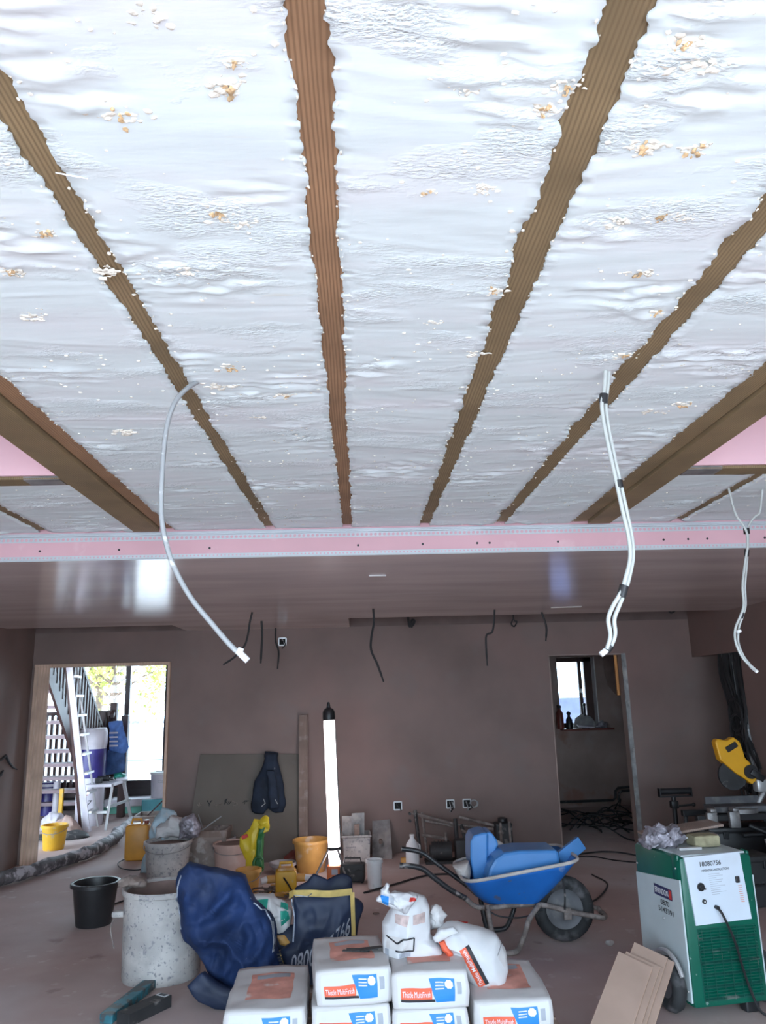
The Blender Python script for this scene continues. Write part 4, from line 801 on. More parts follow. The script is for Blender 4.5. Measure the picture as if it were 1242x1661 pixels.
MB().box((.0, 0, .072), (.12, .10, .125), bev=.012).box((0, 0, .004), (.13, .11, .008)).build('base_box', 'lamp_orange', lt, smooth=True)
MB().box((0.01, -.052, .085), (.055, .004, .045)).build('base_label', 'print_grey', lt)
for (dx, dy) in ((-.19, -.12), (.13, -.16), (.06, .2)):
    MB().tube([A + ax * .135 + Vector((dx * .25, dy * .25, 0)), (dx, dy, .012)], .010, 8).tube([(dx, dy, .012), (dx * 1.1, dy * 1.1, .006)], .013, 8).build('tripod_leg', 'steel', lt, smooth=True)
# square tub with trowels, hawk, black box, jug, bottle
p = (-0.072, 8.291, 0)
sq = thing('square_tub', 'square plaster tub with trowels standing in it, right of the lamp', 'tub', (p[0], 8.33, 0), .04)
MB().lathe([(.05, 0), (.175, 0), (.18, .012), (.195, .255), (.212, .255), (.212, .275), (.188, .275), (.17, .02), (.05, .02)], n=4, rot=(0, 0, PI / 4)).build('body', 'splatter', sq, bevel=.015)
MB().box((0, 0, .22), (.25, .25, .02)).build('contents', 'caked', sq)
def trowel(label, x, y, z, rz, w=.12, h=.28, lean=.1):
    t = thing('trowel', label, 'trowel', (x, y, z), rz); t.rotation_euler = (lean, 0, rz)
    MB().box((0, 0, h / 2), (w, .004, h), bev=.0015).build('blade', 'steel', t); MB().box((0, .02, h * .5), (.03, .022, h * .4), bev=.006).build('handle', 'plank', t); return t
trowel('wide steel trowel standing upright in the square tub', p[0] + .02, 8.33, .23, .1, .13, .24)
trowel('narrower darker trowel standing at the left of the square tub', p[0] - .09, 8.36, .23, -.1, .10, .21)
tag(MB().box((p[0] + .01, 8.25, .30), (.055, .03, .14), bev=.004).build('wood_block', 'plank'), 'small wooden block in the front of the square tub', 'block')
q = (0.095, 8.4, 0.207), (0.286, 8.4, 0.302), (0.295, 8.353, 0), (0.089, 8.325, 0)
t = thing('plaster_hawk', 'square grey metal plate leaning on the wall right of the square tub', 'hawk', (.2, 8.5, 0))
rel(MB().hexa([(q[3][0], 8.48, 0), (q[2][0], 8.44, 0), (q[2][0], 8.45, 0), (q[3][0], 8.49, 0)], [(q[3][0] + .01, 8.695, .33), (q[2][0] - .01, 8.695, .34), (q[2][0] - .01, 8.705, .34), (q[3][0] + .01, 8.705, .33)]), 'plate', 'steel', t)
rel(MB().cyl((.18, 8.55, .16), (.18, 8.50, .15), .02, 10), 'grip', 'plank', t)
p = (-0.1, 7.413, 0)
t = thing('radio', 'black box-shaped site radio on the floor right of the lamp base', 'radio', (p[0], p[1] + .08, 0), -.1)
MB().box((0, 0, .085), (.22, .12, .15), bev=.015).build('body', 'black_dusty', t, smooth=True); MB().tube([(-.08, 0, .155), (-.07, 0, .20), (.07, 0, .20), (.08, 0, .155)], .007, 6).build('handle', 'black', t, smooth=True)
for s in (-1, 1): MB().cyl((s * .06, -.06, .08), (s * .06, -.068, .08), .038, 16).build('speaker', 'black', t, smooth=True)
for s in (-1, 1): MB().box((s * .09, 0, .005), (.02, .1, .01)).build('foot', 'black', t)
p = (0.093, 7.185, 0)
t = bucket('cup', 'pale plastic beaker standing on the floor right of the lamp', 'beaker', (p[0], p[1] + .05, 0), .07, .055, .235, 'white', lip=.006)
p = (0.483, 8.092, 0)
t = thing('bottle', 'white plastic milk bottle on the floor by the back wall', 'bottle', (p[0], p[1] + .05, 0), .2)
MB().lathe([(.02, 0), (.065, 0), (.068, .01), (.068, .14), (.06, .19), (.026, .235), (.022, .245), (.022, .262), (.015, .262)], n=20, sx=1.0, sy=.9).build('body', 'print_white', t, smooth=True)
MB().tube([(.05, 0, .19), (.075, 0, .17), (.075, 0, .10), (.064, 0, .09)], .010, 8).build('handle', 'print_white', t, smooth=True); MB().cyl((0, 0, .258), (0, 0, .278), .025, 16).build('cap', 'white', t, smooth=True)
p = (0.397, 8.162, 0); tag(MB().box((p[0], p[1] + .02, .03), (.06, .06, .06), bev=.008).build('yellow_block', 'yellow_bucket'), 'small yellow lid beside the white milk bottle', 'lid')
# ---- folded trestle / lifting gear by the wall
tr = thing('trestle', 'dark folded metal trestle with pale rails leaning on the back wall', 'trestle', (.95, 8.4, 0))
def bt(a, b, r, m='steel', nm='rail', n=8): return rel(MB().tube([a, b], r, n), nm, m, tr, smooth=True)
A1, A2, A3 = (0.515, 8.45, 0.431), (0.971, 8.4, 0.311), (1.338, 8.4, 0.259)
bt(A1, A2, .017, 'muddy_tube'); bt(A2, A3, .015, 'muddy_tube'); bt((0.604, 8.47, 0.359), (0.931, 8.44, 0.295), .013, 'muddy_tube'); bt((0.6, 8.4, 0.228), (0.837, 8.38, 0.189), .015, 'muddy_tube')
bt((0.541, 8.44, 0.461), (A1[0] + .06, 8.32, .02), .018, 'black_dusty', 'upright'); bt((0.612, 8.46, 0.433), (A1[0] + .13, 8.36, .02), .014, 'muddy_tube', 'upright')
bt((0.949, 8.4, 0.372), (A2[0] - .02, 8.3, .02), .022, 'black_dusty', 'upright'); bt((1.009, 8.4, 0.31), (A2[0] + .1, 8.3, .02), .020, 'black_dusty', 'upright')
bt((0.999, 8.5, 0.374), (1.506, 8.45, 0.247), .015, 'muddy_tube'); bt((0.837, 8.36, 0.251), (0.845, 8.3, 0.017), .016, 'muddy_tube', 'upright')
for s in (0, .035): rel(MB().cyl((A1[0] - .03, 8.40, A1[2] - s * 2), (A1[0] - .03, 8.44, A1[2] - s * 2), .014, 10), 'end_cap', 'black', tr)
mc = thing('mixer_motor', 'dark oily winch motor lying on the floor under the trestle rails', 'machine', (.86, 8.22, 0))
rel(MB().cyl((.68, 8.22, .10), (.88, 8.2, .10), .09, 18).cyl((.66, 8.22, .10), (.68, 8.22, .10), .06, 14), 'motor', 'black_dusty', mc, smooth=True)
rel(MB().box((.98, 8.2, .11), (.14, .15, .20), bev=.02).box((.78, 8.2, .012), (.34, .2, .024)), 'gearbox', 'black_dusty', mc, smooth=True)
for k in range(5): rel(MB().cyl((.71 + k * .035, 8.22, .10), (.715 + k * .035, 8.22, .10), .098, 18), 'fin', 'black', mc)
rel(MB().tube([(1.0, 8.1, .02), (1.08, 8.12, .12), (1.05, 8.15, .26), (.98, 8.18, .3)], .012, 8), 'hose', 'muddy_tube', mc, smooth=True)
q0 = (1.44, 8.4, 0.168)
mc2 = thing('stand_block', 'dark upright machine stand behind the blue tubs of the wheelbarrow', 'machine', (q0[0], 8.4, 0))
rel(MB().box((q0[0], 8.42, .17), (.17, .15, .30), bev=.012).box((q0[0] + .02, 8.40, .012), (.26, .2, .024)), 'body', 'black_dusty', mc2); rel(MB().tube([(q0[0] - .04, 8.33, .05), (q0[0] - .04, 8.33, .33)], .014, 8).tube([(q0[0] + .06, 8.33, .03), (q0[0] + .05, 8.33, .34)], .012, 8), 'tube', 'muddy_tube', mc2); rel(MB().lathe([(.03, 0), (.05, .01), (.05, .04), (.02, .05)], c=(q0[0], 8.42, .32), n=14), 'knob', 'black', mc2, smooth=True)
# sockets on the back wall
def socket(label, x, z, w=.075, wires=0):
    t = thing('socket_box', label, 'socket', (x, YBK, z))
    mb = MB(); s = w / 2
    for a, b, c_, d_ in ((-s, 0, .012, w), (s, 0, .012, w), (0, -s, w, .012), (0, s, w, .012)): mb.box((a, -.004, b), (c_, .008, d_))
    mb.build('rim', 'alu', t); MB().box((0, -.002, 0), (w - .01, .004, w - .01)).build('recess', 'dark', t); rg = random.Random(int(x * 100))
    for k in range(wires):
        mb = MB(); mb.tube(smoothpath([(rg.uniform(-.01, .01), -.003, .01), (rg.uniform(-.02, .03), -.04, .02), (rg.uniform(-.01, .05), -.06, -.03), (rg.uniform(-.02, .04), -.03, rg.uniform(-.08, -.04))], 5), .0055, 5); mb.build('wire', 'cable_grey' if k % 2 else 'cable_black', t, smooth=True)
    return t
for (lab, c_, wr_) in (('leftmost of the three low metal socket boxes, over the hawk', (0.376, 8.72, 0.472), 1), ('middle low socket box with a loop of grey wire hanging out', (0.939, 8.72, 0.474), 4), ('third low socket box, over the upright of the trestle', (1.118, 8.72, 0.475), 2), ('high small socket box near the ceiling, among the hanging cables', (-0.864, 8.72, 2.235), 2)): socket(lab, c_[0], c_[2], .08, wr_)
t = thing('socket_box', 'round wire coil hanging at the rightmost low socket', 'cable', (1.188, 8.7, 0.476))
for k in range(4): MB().tube([(.035 * math.cos(a) * (1 + .08 * k), -.01 - .006 * k, .035 * math.sin(a)) for a in [2 * PI * i / 18 for i in range(19)]], .006, 5).build('coil', 'cable_grey', t, smooth=True)
t.name = 'wire_coil'
# cable lying on the floor
def cable(label, pts, r, m='cable_black', n=8, cat='cable', group=None, z=None):
    P = smoothpath([(p[0], p[1], r + .001 if z is None else p[2]) for p in pts], n)
    return tag(MB().tube(P, r, 6).build('cable', m, smooth=True), label, cat, group)
cable('thin dark cable on the floor running right from the beaker', [(-0.003, 7.049, 0), (0.269, 7.316, 0), (0.564, 7.605, 0), (0.82, 7.617, 0), (1.096, 7.383, 0), (1.432, 7.406, 0)], .008)
cable('dark cable trailing across the floor past the black bucket', [(-2.071, 6.926, 0), (-2.009, 7.053, 0), (-1.897, 7.2, 0), (-1.774, 7.375, 0)], .007)
cable('thin brown cable curling on the floor by the yellow container', [(-2.183, 8.708, 0), (-2.463, 8.909, 0), (-2.541, 8.672, 0), (-2.41, 8.36, 0), (-2.222, 8.276, 0), (-2.183, 8.468, 0)], .005)
cable('cable snaking on the floor right of the wheelbarrow wheel', [(2.054, 7.437, 0), (2.076, 7.063, 0), (1.822, 6.569, 0), (1.703, 6.584, 0)], .007)
cable('cable running along the floor to the green dryer', [(2.122, 8.308, 0), (2.438, 8.414, 0), (2.63, 8.32, 0), (2.766, 8.084, 0)], .008)
cable('second cable looping on the floor behind the green dryer', [(1.856, 7.994, 0), (2.225, 8.23, 0), (2.458, 7.987, 0), (2.659, 7.871, 0), (2.926, 7.943, 0)], .006)
# short black cables hanging from the lower ceiling
def hang(label, pts, r=.011, m='cable_black', group='short dark cables hanging from the plastered ceiling', cat='cable'):
    P = smoothpath(pts, 8); return tag(MB().tube(P, [r * (1 if i < len(P) - 3 else .75) for i in range(len(P))], 8).build('hanging_cable', m, smooth=True), label, cat, group)
hang('black ceiling cable just left of the long grey cable end, slanting left', [(-0.954, 6.9, 2.373), (-0.974, 6.9, 2.281), (-0.989, 6.9, 2.173), (-1.02, 6.9, 2.076), (-1.104, 6.9, 1.982), (-1.2, 6.9, 1.92)], .009)
hang('straight short black ceiling cable, second from the left', [(-0.984, 7.8, 2.383), (-0.976, 7.8, 2.242), (-0.981, 7.8, 2.09), (-0.985, 7.8, 1.963)])
hang('thin curved ceiling cable nearest the small high socket', [(-0.917, 8.5, 2.368), (-0.916, 8.5, 2.228), (-0.882, 8.5, 2.108), (-0.894, 8.5, 1.93)], .010)
hang('longest black ceiling cable, hanging in a wave above the tube lamp', [(0.125, 6.9, 2.389), (0.127, 6.9, 2.257), (0.102, 6.9, 2.121), (0.1, 6.9, 2.013), (0.152, 6.9, 1.889), (0.203, 6.9, 1.739)], .010)
hang('kinked black ceiling cable right of the centre of the back wall', [(1.271, 7.2, 2.392), (1.258, 7.2, 2.271), (1.235, 7.2, 2.174), (1.182, 7.2, 2.147), (1.171, 7.2, 2.062), (1.172, 7.2, 1.865)], .009)
hang('short black ceiling cable nearest the small room doorway', [(1.783, 7.5, 2.378), (1.808, 7.5, 2.299), (1.82, 7.5, 2.215), (1.805, 7.5, 2.097)], .010)
hang('tiny looped cable end in the raised ceiling strip, left', [(0.50, 8.4, 2.635), (0.52, 8.4, 2.55), (0.543, 8.4, 2.347), (0.572, 8.4, 2.413), (0.598, 8.4, 2.399), (0.563, 8.4, 2.333)], .014)
hang('tiny looped cable ring in the raised ceiling strip, middle', [(1.68, 8.4, 2.635), (1.686, 8.4, 2.402), (1.719, 8.4, 2.374), (1.688, 8.4, 2.321), (1.656, 8.4, 2.349), (1.68, 8.4, 2.402)], .008)
hang('tiny curled cable end in the raised ceiling strip, right', [(3.235, 8, 2.445), (3.269, 8, 2.392), (3.339, 8, 2.43)], .010)
c = (0.122, 4.938, 2.377); tag(MB().box((c[0], c[1], 2.377), (.11, .02, .008), rot=(0, 0, .05)).build('patch', 'paper'), 'small pale slot mark in the plastered ceiling, centre', 'patch')
c = (1.919, 7.089, 2.377); tag(MB().box((c[0], c[1], 2.377), (.28, .02, .008), rot=(0, 0, -.05)).build('patch', 'caked'), 'long pale slot mark in the plastered ceiling, on the right', 'patch')

# ---------------------------------------------------------------- small room on the right
t = thing('pipework', 'dark pipe running low along the small room wall with a rising bend', 'pipe', (2.5, 11.5, .2))
rel(MB().tube([(2.776, 11.5, 0.09), (3.564, 11.5, 0.093), (3.602, 11.5, 0.125), (3.611, 11.5, 0.216), (3.651, 11.5, 0.257), (3.857, 11.5, 0.268)], .018, 8), 'pipe', 'black_dusty', t, smooth=True)
rel(MB().tube([(3.65, 11.52, 0.088), (3.667, 11.52, 0.179), (3.706, 11.52, 0.211), (3.858, 11.52, 0.216)], .018, 8), 'pipe', 'black_dusty', t, smooth=True)
rg = random.Random(9)
c0 = (2.654, 10.124, 0)
for k in range(26):
    x = c0[0] + rg.uniform(-.45, .75); y = c0[1] + rg.uniform(-.9, .9); pts = [(x, y, rg.uniform(.01, .14))]
    a = rg.uniform(-.8, .8)
    for q in range(3): a += rg.uniform(-.5, .5); x = max(2.3, min(3.9, x + .22 * math.cos(a))); y = min(11.3, y + .3 * math.sin(a)); pts.append((max(2.0, min(4.1, x)), y, rg.uniform(.008, .20 if q < 2 else .02)))
    tag(MB().tube(smoothpath(pts, 5), .009, 5).build('cable', 'cable_black', smooth=True), 'black cable tangled in the heap on the small room floor', 'cable', 'black cables heaped on the small room floor')
for k, (a, b) in enumerate((((2.161, 9, 0.014), 1), ((2.235, 9, -0.083), 1))): pass
# things on the window sill
sz = wz0
s1 = (2.893, 11.5, 1.126); s2 = (3.015, 11.45, 1.125); s3 = (3.265, 11.5, 1.143)
t = thing('bottle', 'red-brown sauce bottle with black cap on the window sill', 'bottle', (s1[0], 11.5, sz))
MB().lathe([(.02, 0), (.05, 0), (.052, .01), (.05, .22), (.02, .27), (.02, .29)], n=18).build('body', 'red_brown', t, smooth=True); MB().lathe([(.024, .29), (.026, .30), (.026, .33), (.01, .335)], n=14).build('cap', 'black', t, smooth=True)
t = thing('bottle', 'short black bottle right of the red-brown one on the window sill', 'bottle', (s2[0], 11.47, sz))
MB().lathe([(.02, 0), (.05, 0), (.052, .01), (.045, .13), (.02, .17), (.02, .19)], n=18).build('body', 'black', t, smooth=True); MB().ball((0, 0, .215), .032, sub=2).build('cap', 'black', t, smooth=True)
t = thing('dustpan', 'rounded dark scraper with upright handle leaning on the window', 'scraper', (s3[0], 11.62, sz))
MB().prism([(-.16, 0), (.18, 0), (.17, .08), (.12, .15), (.04, .19), (-.04, .19), (-.12, .14)], 'Y', -.006, .006).build('blade', 'steel', t); MB().box((.03, 0, .25), (.035, .018, .16), bev=.006).ball((.03, 0, .33), .026, sub=2).build('handle', 'black', t, smooth=True)
t = thing('float', 'white float lying in front of the scraper on the window sill', 'float', (s3[0] - .02, 11.45, sz), .0)
MB().box((0, 0, .03), (.24, .09, .012), rot=(.3, .06, 0), bev=.003).build('plate', 'sheet_white', t); MB().box((0, 0, .012), (.12, .03, .024)).build('handle', 'black', t)
tag(puff([(-.08, 0), (.08, 0), (.07, .07), (0, .1), (-.06, .06)], 0, .05, .05, amp=.03, sc=16, seed=61).build('wipes', 'foil', loc=(s3[0] + .22, 11.45, sz), smooth='all'), 'crumpled grey rag at the right end of the window sill', 'rag')
# loose timber of the inner lining and damp wall patch board
c = (2.978, 8.95, 1.75); tag(MB().box((D2[1] - .028, YBK + .16, 1.79), (.030, .025, .46), bev=.002).build('timber_packer', 'timber_orange', smooth=False), 'strip of orange timber fixed at the top right of the small room doorway', 'timber')
q = (3.281, 10.2, 2.049), (3.363, 10.2, 1.533)
tag(MB().prism([(q_[0], q_[2]) for q_ in ((3.638, 11.585, 2.155), (3.955, 11.585, 2.147), (3.917, 11.585, 1.572), (3.784, 11.585, 1.54), (3.669, 11.585, 1.685), (3.632, 11.585, 1.883))], 'Y', 11.588, 11.60).build('bare_patch', 'plaster_wet'), 'bare dark reddish patch on the small room wall right of its window', 'patch')

# ---------------------------------------------------------------- right-hand corner
# roller stand
rs = thing('roller_stand', 'black roller stand on a tripod by the back wall, right side', 'stand', (2.98, 7.75, 0))
r0, r1 = (2.864, 7.75, 0.656), (3.154, 7.75, 0.66); rz_ = r0[2]
rel(MB().tube([(r0[0], 7.75, rz_), (r1[0], 7.75, rz_)], .030, 16), 'roller', 'black', rs, smooth=True)
rel(MB().box(((r0[0] + r1[0]) / 2, 7.75, rz_ - .045), (r1[0] - r0[0] + .02, .05, .012)).box((r0[0] - .008, 7.75, rz_ - .01), (.01, .06, .08)).box((r1[0] + .008, 7.75, rz_ - .01), (.01, .06, .08)), 'bracket', 'black', rs)
cx_ = (r0[0] + r1[0]) / 2 - .02
rel(MB().tube([(cx_, 7.75, rz_ - .05), (cx_, 7.75, .18)], .022, 12).box((cx_, 7.75, rz_ - .12), (.07, .07, .07), bev=.01), 'post', 'black', rs, smooth=True)
rel(MB().tube([(cx_ + .03, 7.72, rz_ - .13), (cx_ + .17, 7.70, rz_ - .12)], .010, 8).ball((cx_ + .17, 7.7, rz_ - .12), .018, sub=2), 'clamp_handle', 'black', rs, smooth=True)
for k in range(3):
    a = .5 + k * 2 * PI / 3; rel(MB().tube([(cx_, 7.75, .32), (cx_ + .30 * math.cos(a), 7.75 + .30 * math.sin(a), .012)], .013, 8), 'leg', 'black', rs, smooth=True)
# mitre saw on its bench
ms_o = (3.2, 7.0, 0)
bn = thing('saw_bench', 'black folding saw bench with silver clamps in the right corner', 'bench', ms_o)
zt = .545
rel(MB().box((3.22, 6.85, zt), (.80, .06, .05), bev=.006).box((3.22, 7.15, zt), (.80, .06, .05), bev=.006), 'beam', 'black', bn)
for x in (2.86, 3.56):
    for y in (6.83, 7.17):
        rel(MB().tube([(x, y, zt - .02), (x + (.06 if x > 3 else -.04), y + (.05 if y > 7 else -.05), .01)], .018, 8), 'leg', 'black_dusty', bn, smooth=True)
for x in (2.93, 3.12): rel(MB().box((x, 6.80, zt - .01), (.09, .05, .13), bev=.012).box((x, 6.79, zt + .07), (.05, .09, .03), bev=.008), 'clamp', 'steel', bn, smooth=True)
rel(MB().tube([(3.2, 6.72, .50), (3.65, 6.62, .30)], .020, 10), 'side_bar', 'black', bn, smooth=True); rel(MB().tube([(3.15, 6.74, .42), (3.66, 6.70, .44)], .018, 10), 'side_bar', 'black', bn, smooth=True)
sw = thing('mitre_saw', 'yellow and black mitre saw raised on the saw bench', 'saw', (3.25, 7.0, zt + .025))
MB().lathe([(.05, 0), (.17, 0), (.17, .035), (.03, .04)], n=28).build('turntable', 'steel', sw, smooth=True)
MB().box((-.0, 0, .03), (.50, .22, .05), bev=.008).box((0, .09, .08), (.48, .025, .07), bev=.005).build('table', 'rim', sw)
H = lambda x, y, Y_=0: (x, Y_, y)
# saw head outline in x,z around the bench centre, tilted up to the left
O = [(3.107, 7, 1.153), (3.132, 7, 1.179), (3.218, 7, 1.161), (3.278, 7, 1.191), (3.328, 7, 1.148), (3.35, 7, 1.063), (3.354, 7, 1.016), (3.402, 7, 0.963), (3.386, 7, 0.922), (3.414, 7, 0.891), (3.439, 7, 0.828), (3.389, 7, 0.789), (3.34, 7, 0.831), (3.259, 7, 0.885), (3.191, 7, 0.948), (3.132, 7, 1.002)]
mb = MB(); mb.prism([(p[0] - 3.25, p[2] - zt - .025) for p in O], 'Y', -.045, .045); mb.build('blade_guard', 'yellow_saw', sw, bevel=.012)
k0 = (3.245, 7, 1.113); MB().box((k0[0] - 3.25, -.05, k0[2] - zt - .03), (.11, .015, .05), rot=(0, -.5, 0), bev=.008).build('handle_slot', 'black', sw)
k1 = (3.387, 7, 0.891); MB().cyl((k1[0] - 3.25, -.06, k1[2] - zt - .02), (k1[0] - 3.25, .15, k1[2] - zt - .02), .06, 18).box((k1[0] - 3.2, -.05, k1[2] - zt - .05), (.13, .05, .06), rot=(0, .6, 0), bev=.01).build('motor', 'black', sw, smooth=True)
k2 = (3.243, 7, 0.844); MB().cyl((k2[0] - 3.25, -.012, k2[2] - zt), (k2[0] - 3.25, .012, k2[2] - zt), .125, 28).build('blade', 'black_dusty', sw, smooth=True)
MB().tube([(k1[0] - 3.22, .05, k1[2] - zt - .04), (.32, .08, .18), (.22, .1, .03)], .03, 10).build('arm', 'steel', sw, smooth=True)
bx_ = (3.469, 7, 0.735); MB().box((bx_[0] - 3.25, -.02, bx_[2] - zt + .02), (.10, .10, .11), bev=.02).build('dust_port', 'alu', sw, smooth=True)
# dark crates and cases under and beside the bench
def case(label, x, y, w, d, h, rz, m='black_dusty', z=0):
    t = thing('tool_case', label, 'case', (x, y, z), rz)
    MB().box((0, 0, h / 2 - .02), (w, d, h - .04), bev=.015).build('body', m, t, smooth=True); MB().box((0, 0, h - .025), (w + .01, d + .01, .05), bev=.015).build('lid', m, t, smooth=True)
    for s in (-1, 1): MB().box((s * w * .28, -d / 2 - .008, h - .06), (.045, .018, .06), bev=.005).build('latch', 'black', t)
    MB().tube([(-.06, -d / 2, h * .45), (-.055, -d / 2 - .03, h * .45), (.055, -d / 2 - .03, h * .45), (.06, -d / 2, h * .45)], .008, 8).build('handle', 'black', t, smooth=True); return t
case('dark brown dusty case behind the bench, below the roller stand', 3.10, 7.55, .36, .24, .34, .05, 'dark_wood')
case('long black case lying under the saw bench beams', 3.24, 7.0, .62, .24, .46, .0, 'black')
case('black tool case standing under the saw bench, left', 2.95, 6.35, .34, .26, .36, .1)
case('large black tool case right of the others, front of the saw bench', 3.38, 6.3, .40, .30, .42, -.08)
tag(MB().box((3.36, 6.3, .445), (.46, .07, .03), rot=(0, 0, -.08), bev=.004).build('rail', 'alu'), 'silver rail lying on the large black tool case', 'rail')
# bundle of black cables hanging in the opening of the right wall
c0_, c1_ = (3.746, 8.16, 1.956), (3.746, 7.556, 1.937)
rg = random.Random(4)
for k in range(32):
    u = k / 31; y0 = 8.15 - .5 * u; x0 = XR + .03 + rg.uniform(0, .07); z1_ = rg.uniform(.5, 1.1)
    pts = [(x0, y0, 2.0), (x0 - .02 + rg.uniform(-.02, .02), y0 - .02, 1.75), (x0 - .04 + rg.uniform(-.03, .03), 7.95 - .35 * u + rg.uniform(-.03, .03), 1.4), (x0 - .06 + rg.uniform(-.04, .04), 7.85 - .30 * u + rg.uniform(-.05, .05), 1.15), (x0 - .07 + rg.uniform(-.04, .04), 7.8 - .35 * u + rg.uniform(-.06, .06), z1_)]
    tag(MB().tube(smoothpath(pts, 5), rg.uniform(.011, .019), 6).build('cable', 'cable_grey' if k % 6 == 3 else 'cable_black', smooth=True), 'grey cable among the black ones hanging in the right wall opening' if k % 6 == 3 else 'black cable of the thick bundle hanging in the right wall opening', 'cable', 'grey strands of the hanging bundle' if k % 6 == 3 else 'black strands of the hanging bundle')
for k in range(5):
    cz = 1.35 - k * .17; cy = 7.75 - .03 * k; rr = .13 + .02 * (k % 2)
    tag(MB().tube([(XR - .05 - .008 * k, cy + rr * math.cos(a), cz + rr * 1.2 * math.sin(a)) for a in [2 * PI * i / 24 for i in range(25)]], .012, 6).build('cable', 'cable_black', smooth=True), f'black cable coiled in a loop on the right wall bundle, {["topmost", "second from top", "middle", "second lowest", "lowest"][k]}', 'cable')
# pebble and specks on the floor
c = (1.594, 5.483, 0); tag(MB().ball((c[0], c[1], .018), .028, sub=2, sc=(1, .8, .7), jit=.15).build('rubble_lump', 'caked'), 'small pale lump of plaster on the floor left of the boards', 'lump')
c = (0.089, 6.416, 0); tag(MB().ball((c[0], c[1], .008), .016, sub=2, sc=(1.6, 1, .5), jit=.15).build('rubble_lump', 'plaster_wet'), 'tiny brown crumb on the floor behind the open plaster bag', 'lump')

# ---------------------------------------------------------------- foreground
from mathutils.bvhtree import BVHTree
def bvh_of(o):
    me = o.data; return BVHTree.FromPolygons([v.co.copy() for v in me.vertices], [tuple(p.vertices) for p in me.polygons])
def decal(bv, pts, faces, name, m, root, off=.003, d=(0, 1, 0), start=-1.0, relative=True):
    """lays flat shapes given as world points onto a surface, seen along direction d"""
    d = Vector(d).normalized(); vs = []; last = None
    for p in pts:
        p = Vector(p); h = bv.ray_cast(p + d * start, d)
        if h[0] is None: q = p if last is None else p - d * (p - last).dot(d)
        else: q = h[0] - d * off; last = q
        vs.append(q)
    mb = MB(); mb.add(vs, faces); return rel(mb, name, m, root, fix=False) if relative else mb.build(name, m, root, fix=False)
def quadgrid(a, b, c, d, nu, nv):
    """a b c d: corners, counter-clockwise from the lower left"""
    a, b, c, d = map(Vector, (a, b, c, d)); vs = []
    for j in range(nv + 1):
        for i in range(nu + 1): u, v = i / nu, j / nv; vs.append((a * (1 - u) + b * u) * (1 - v) + (d * (1 - u) + c * u) * v)
    w = nu + 1; return vs, [(j * w + i, j * w + i + 1, (j + 1) * w + i + 1, (j + 1) * w + i) for j in range(nv) for i in range(nu)]
def textpts(body, size, fn, **k):
    vs, fs = text_verts(body, size, **k); return [fn(v.x, v.y) for v in vs], fs

# ---- the white plaster drum
p = (-1.245, 5.245, 0)
dr = thing('plaster_drum', 'large white plaster-crusted drum with rope handles, behind the blue rubble bag', 'drum', p)
MB().lathe([(.05, 0), (.228, 0), (.232, .01), (.238, .25), (.240, .47), (.252, .475), (.254, .495), (.246, .505), (.232, .50), (.226, .30), (.222, .05), (.05, .04)], n=48).build('body', 'splatter', dr, smooth=True, disp=(.003, 12))
MB().lathe([(.222, .33), (.222, .36), (.2225, .42), (.2235, .485), (.221, .47)], n=48, cap=False).build('inner_residue', 'plaster_wet', dr, smooth=True); MB().lathe([(.001, .36), (.15, .355), (.227, .34)], n=40, cap=False).build('contents', 'plaster_wet', dr, smooth='all', disp=(.008, 9))
for a in (PI * 1.02, PI * 1.9):
    cx, cy = .25 * math.cos(a), .25 * math.sin(a) - .03
    MB().box((cx, cy, .36), (.10, .05, .035), rot=(0, 0, a + PI / 2 * 0), bev=.01).build('handle_lug', 'splatter', dr, smooth=True)
    MB().tube(smoothpath([(cx - .03 * (1 if a < 4 else -1), cy - .01, .35), (cx - .05 * (1 if a < 4 else -1), cy - .02, .29), (cx - .035 * (1 if a < 4 else -1), cy - .01, .20), (cx - .03 * (1 if a < 4 else -1), cy, .17)], 6), .0035, 6).build('rope', 'muddy_tube', dr, smooth=True)
rm = random.Random(5)
tag(puff([(-.09, 0), (.09, 0), (.10, .03), (.05, .055), (-.03, .06), (-.09, .035)], 0, .05, .05, amp=.02, sc=14, seed=71).build('glove', 'bucket_brown', loc=(-1.45, 5.26, .50), smooth='all'), 'plaster-caked glove lying on the left rim of the white drum', 'glove')

# ---- blue rubble bag
ty = 4.80
tb = thing('rubble_bag', 'large dark blue woven rubble bag, slumped open, with yellow hem and phone number', 'bag', (-.7, 4.85, 0))
L = outl([(-1.087, 4.8, 0.635), (-1.033, 4.8, 0.696), (-0.938, 4.8, 0.673), (-0.849, 4.8, 0.657), (-0.7, 4.8, 0.6), (-0.632, 4.8, 0.485), (-0.55, 4.8, 0.408), (-0.508, 4.8, 0.305), (-0.507, 4.8, 0.223), (-0.465, 4.8, 0.131), (-0.451, 4.8, 0.056), (-0.725, 4.8, 0.066), (-0.852, 4.8, 0.107), (-0.905, 4.8, 0.155), (-0.973, 4.8, 0.248), (-1.048, 4.8, 0.342), (-1.08, 4.8, 0.454)])
L = [(x, max(z, .03)) for x, z in L]
bl = rel(puff(L, 4.86, .15, .12, amp=.022, sc=6, seed=81, lean=.10, rings=26, n=190, flatz=.004, power=.30, crease=.075), 'left_side', 'tote_blue', tb, smooth='all')
# flap on the floor at the lower left
fl = rel(puff(outl([(-0.962, 4.72, 0.121), (-0.89, 4.72, 0.183), (-0.787, 4.72, 0.118), (-0.679, 4.72, 0.078), (-0.677, 4.72, -0.03), (-0.784, 4.72, -0.008), (-0.902, 4.72, 0.044)]), 4.66, .025, .12, amp=.010, sc=9, seed=82, flatz=.003), 'lower_flap', 'tote_navy', tb, smooth='all')
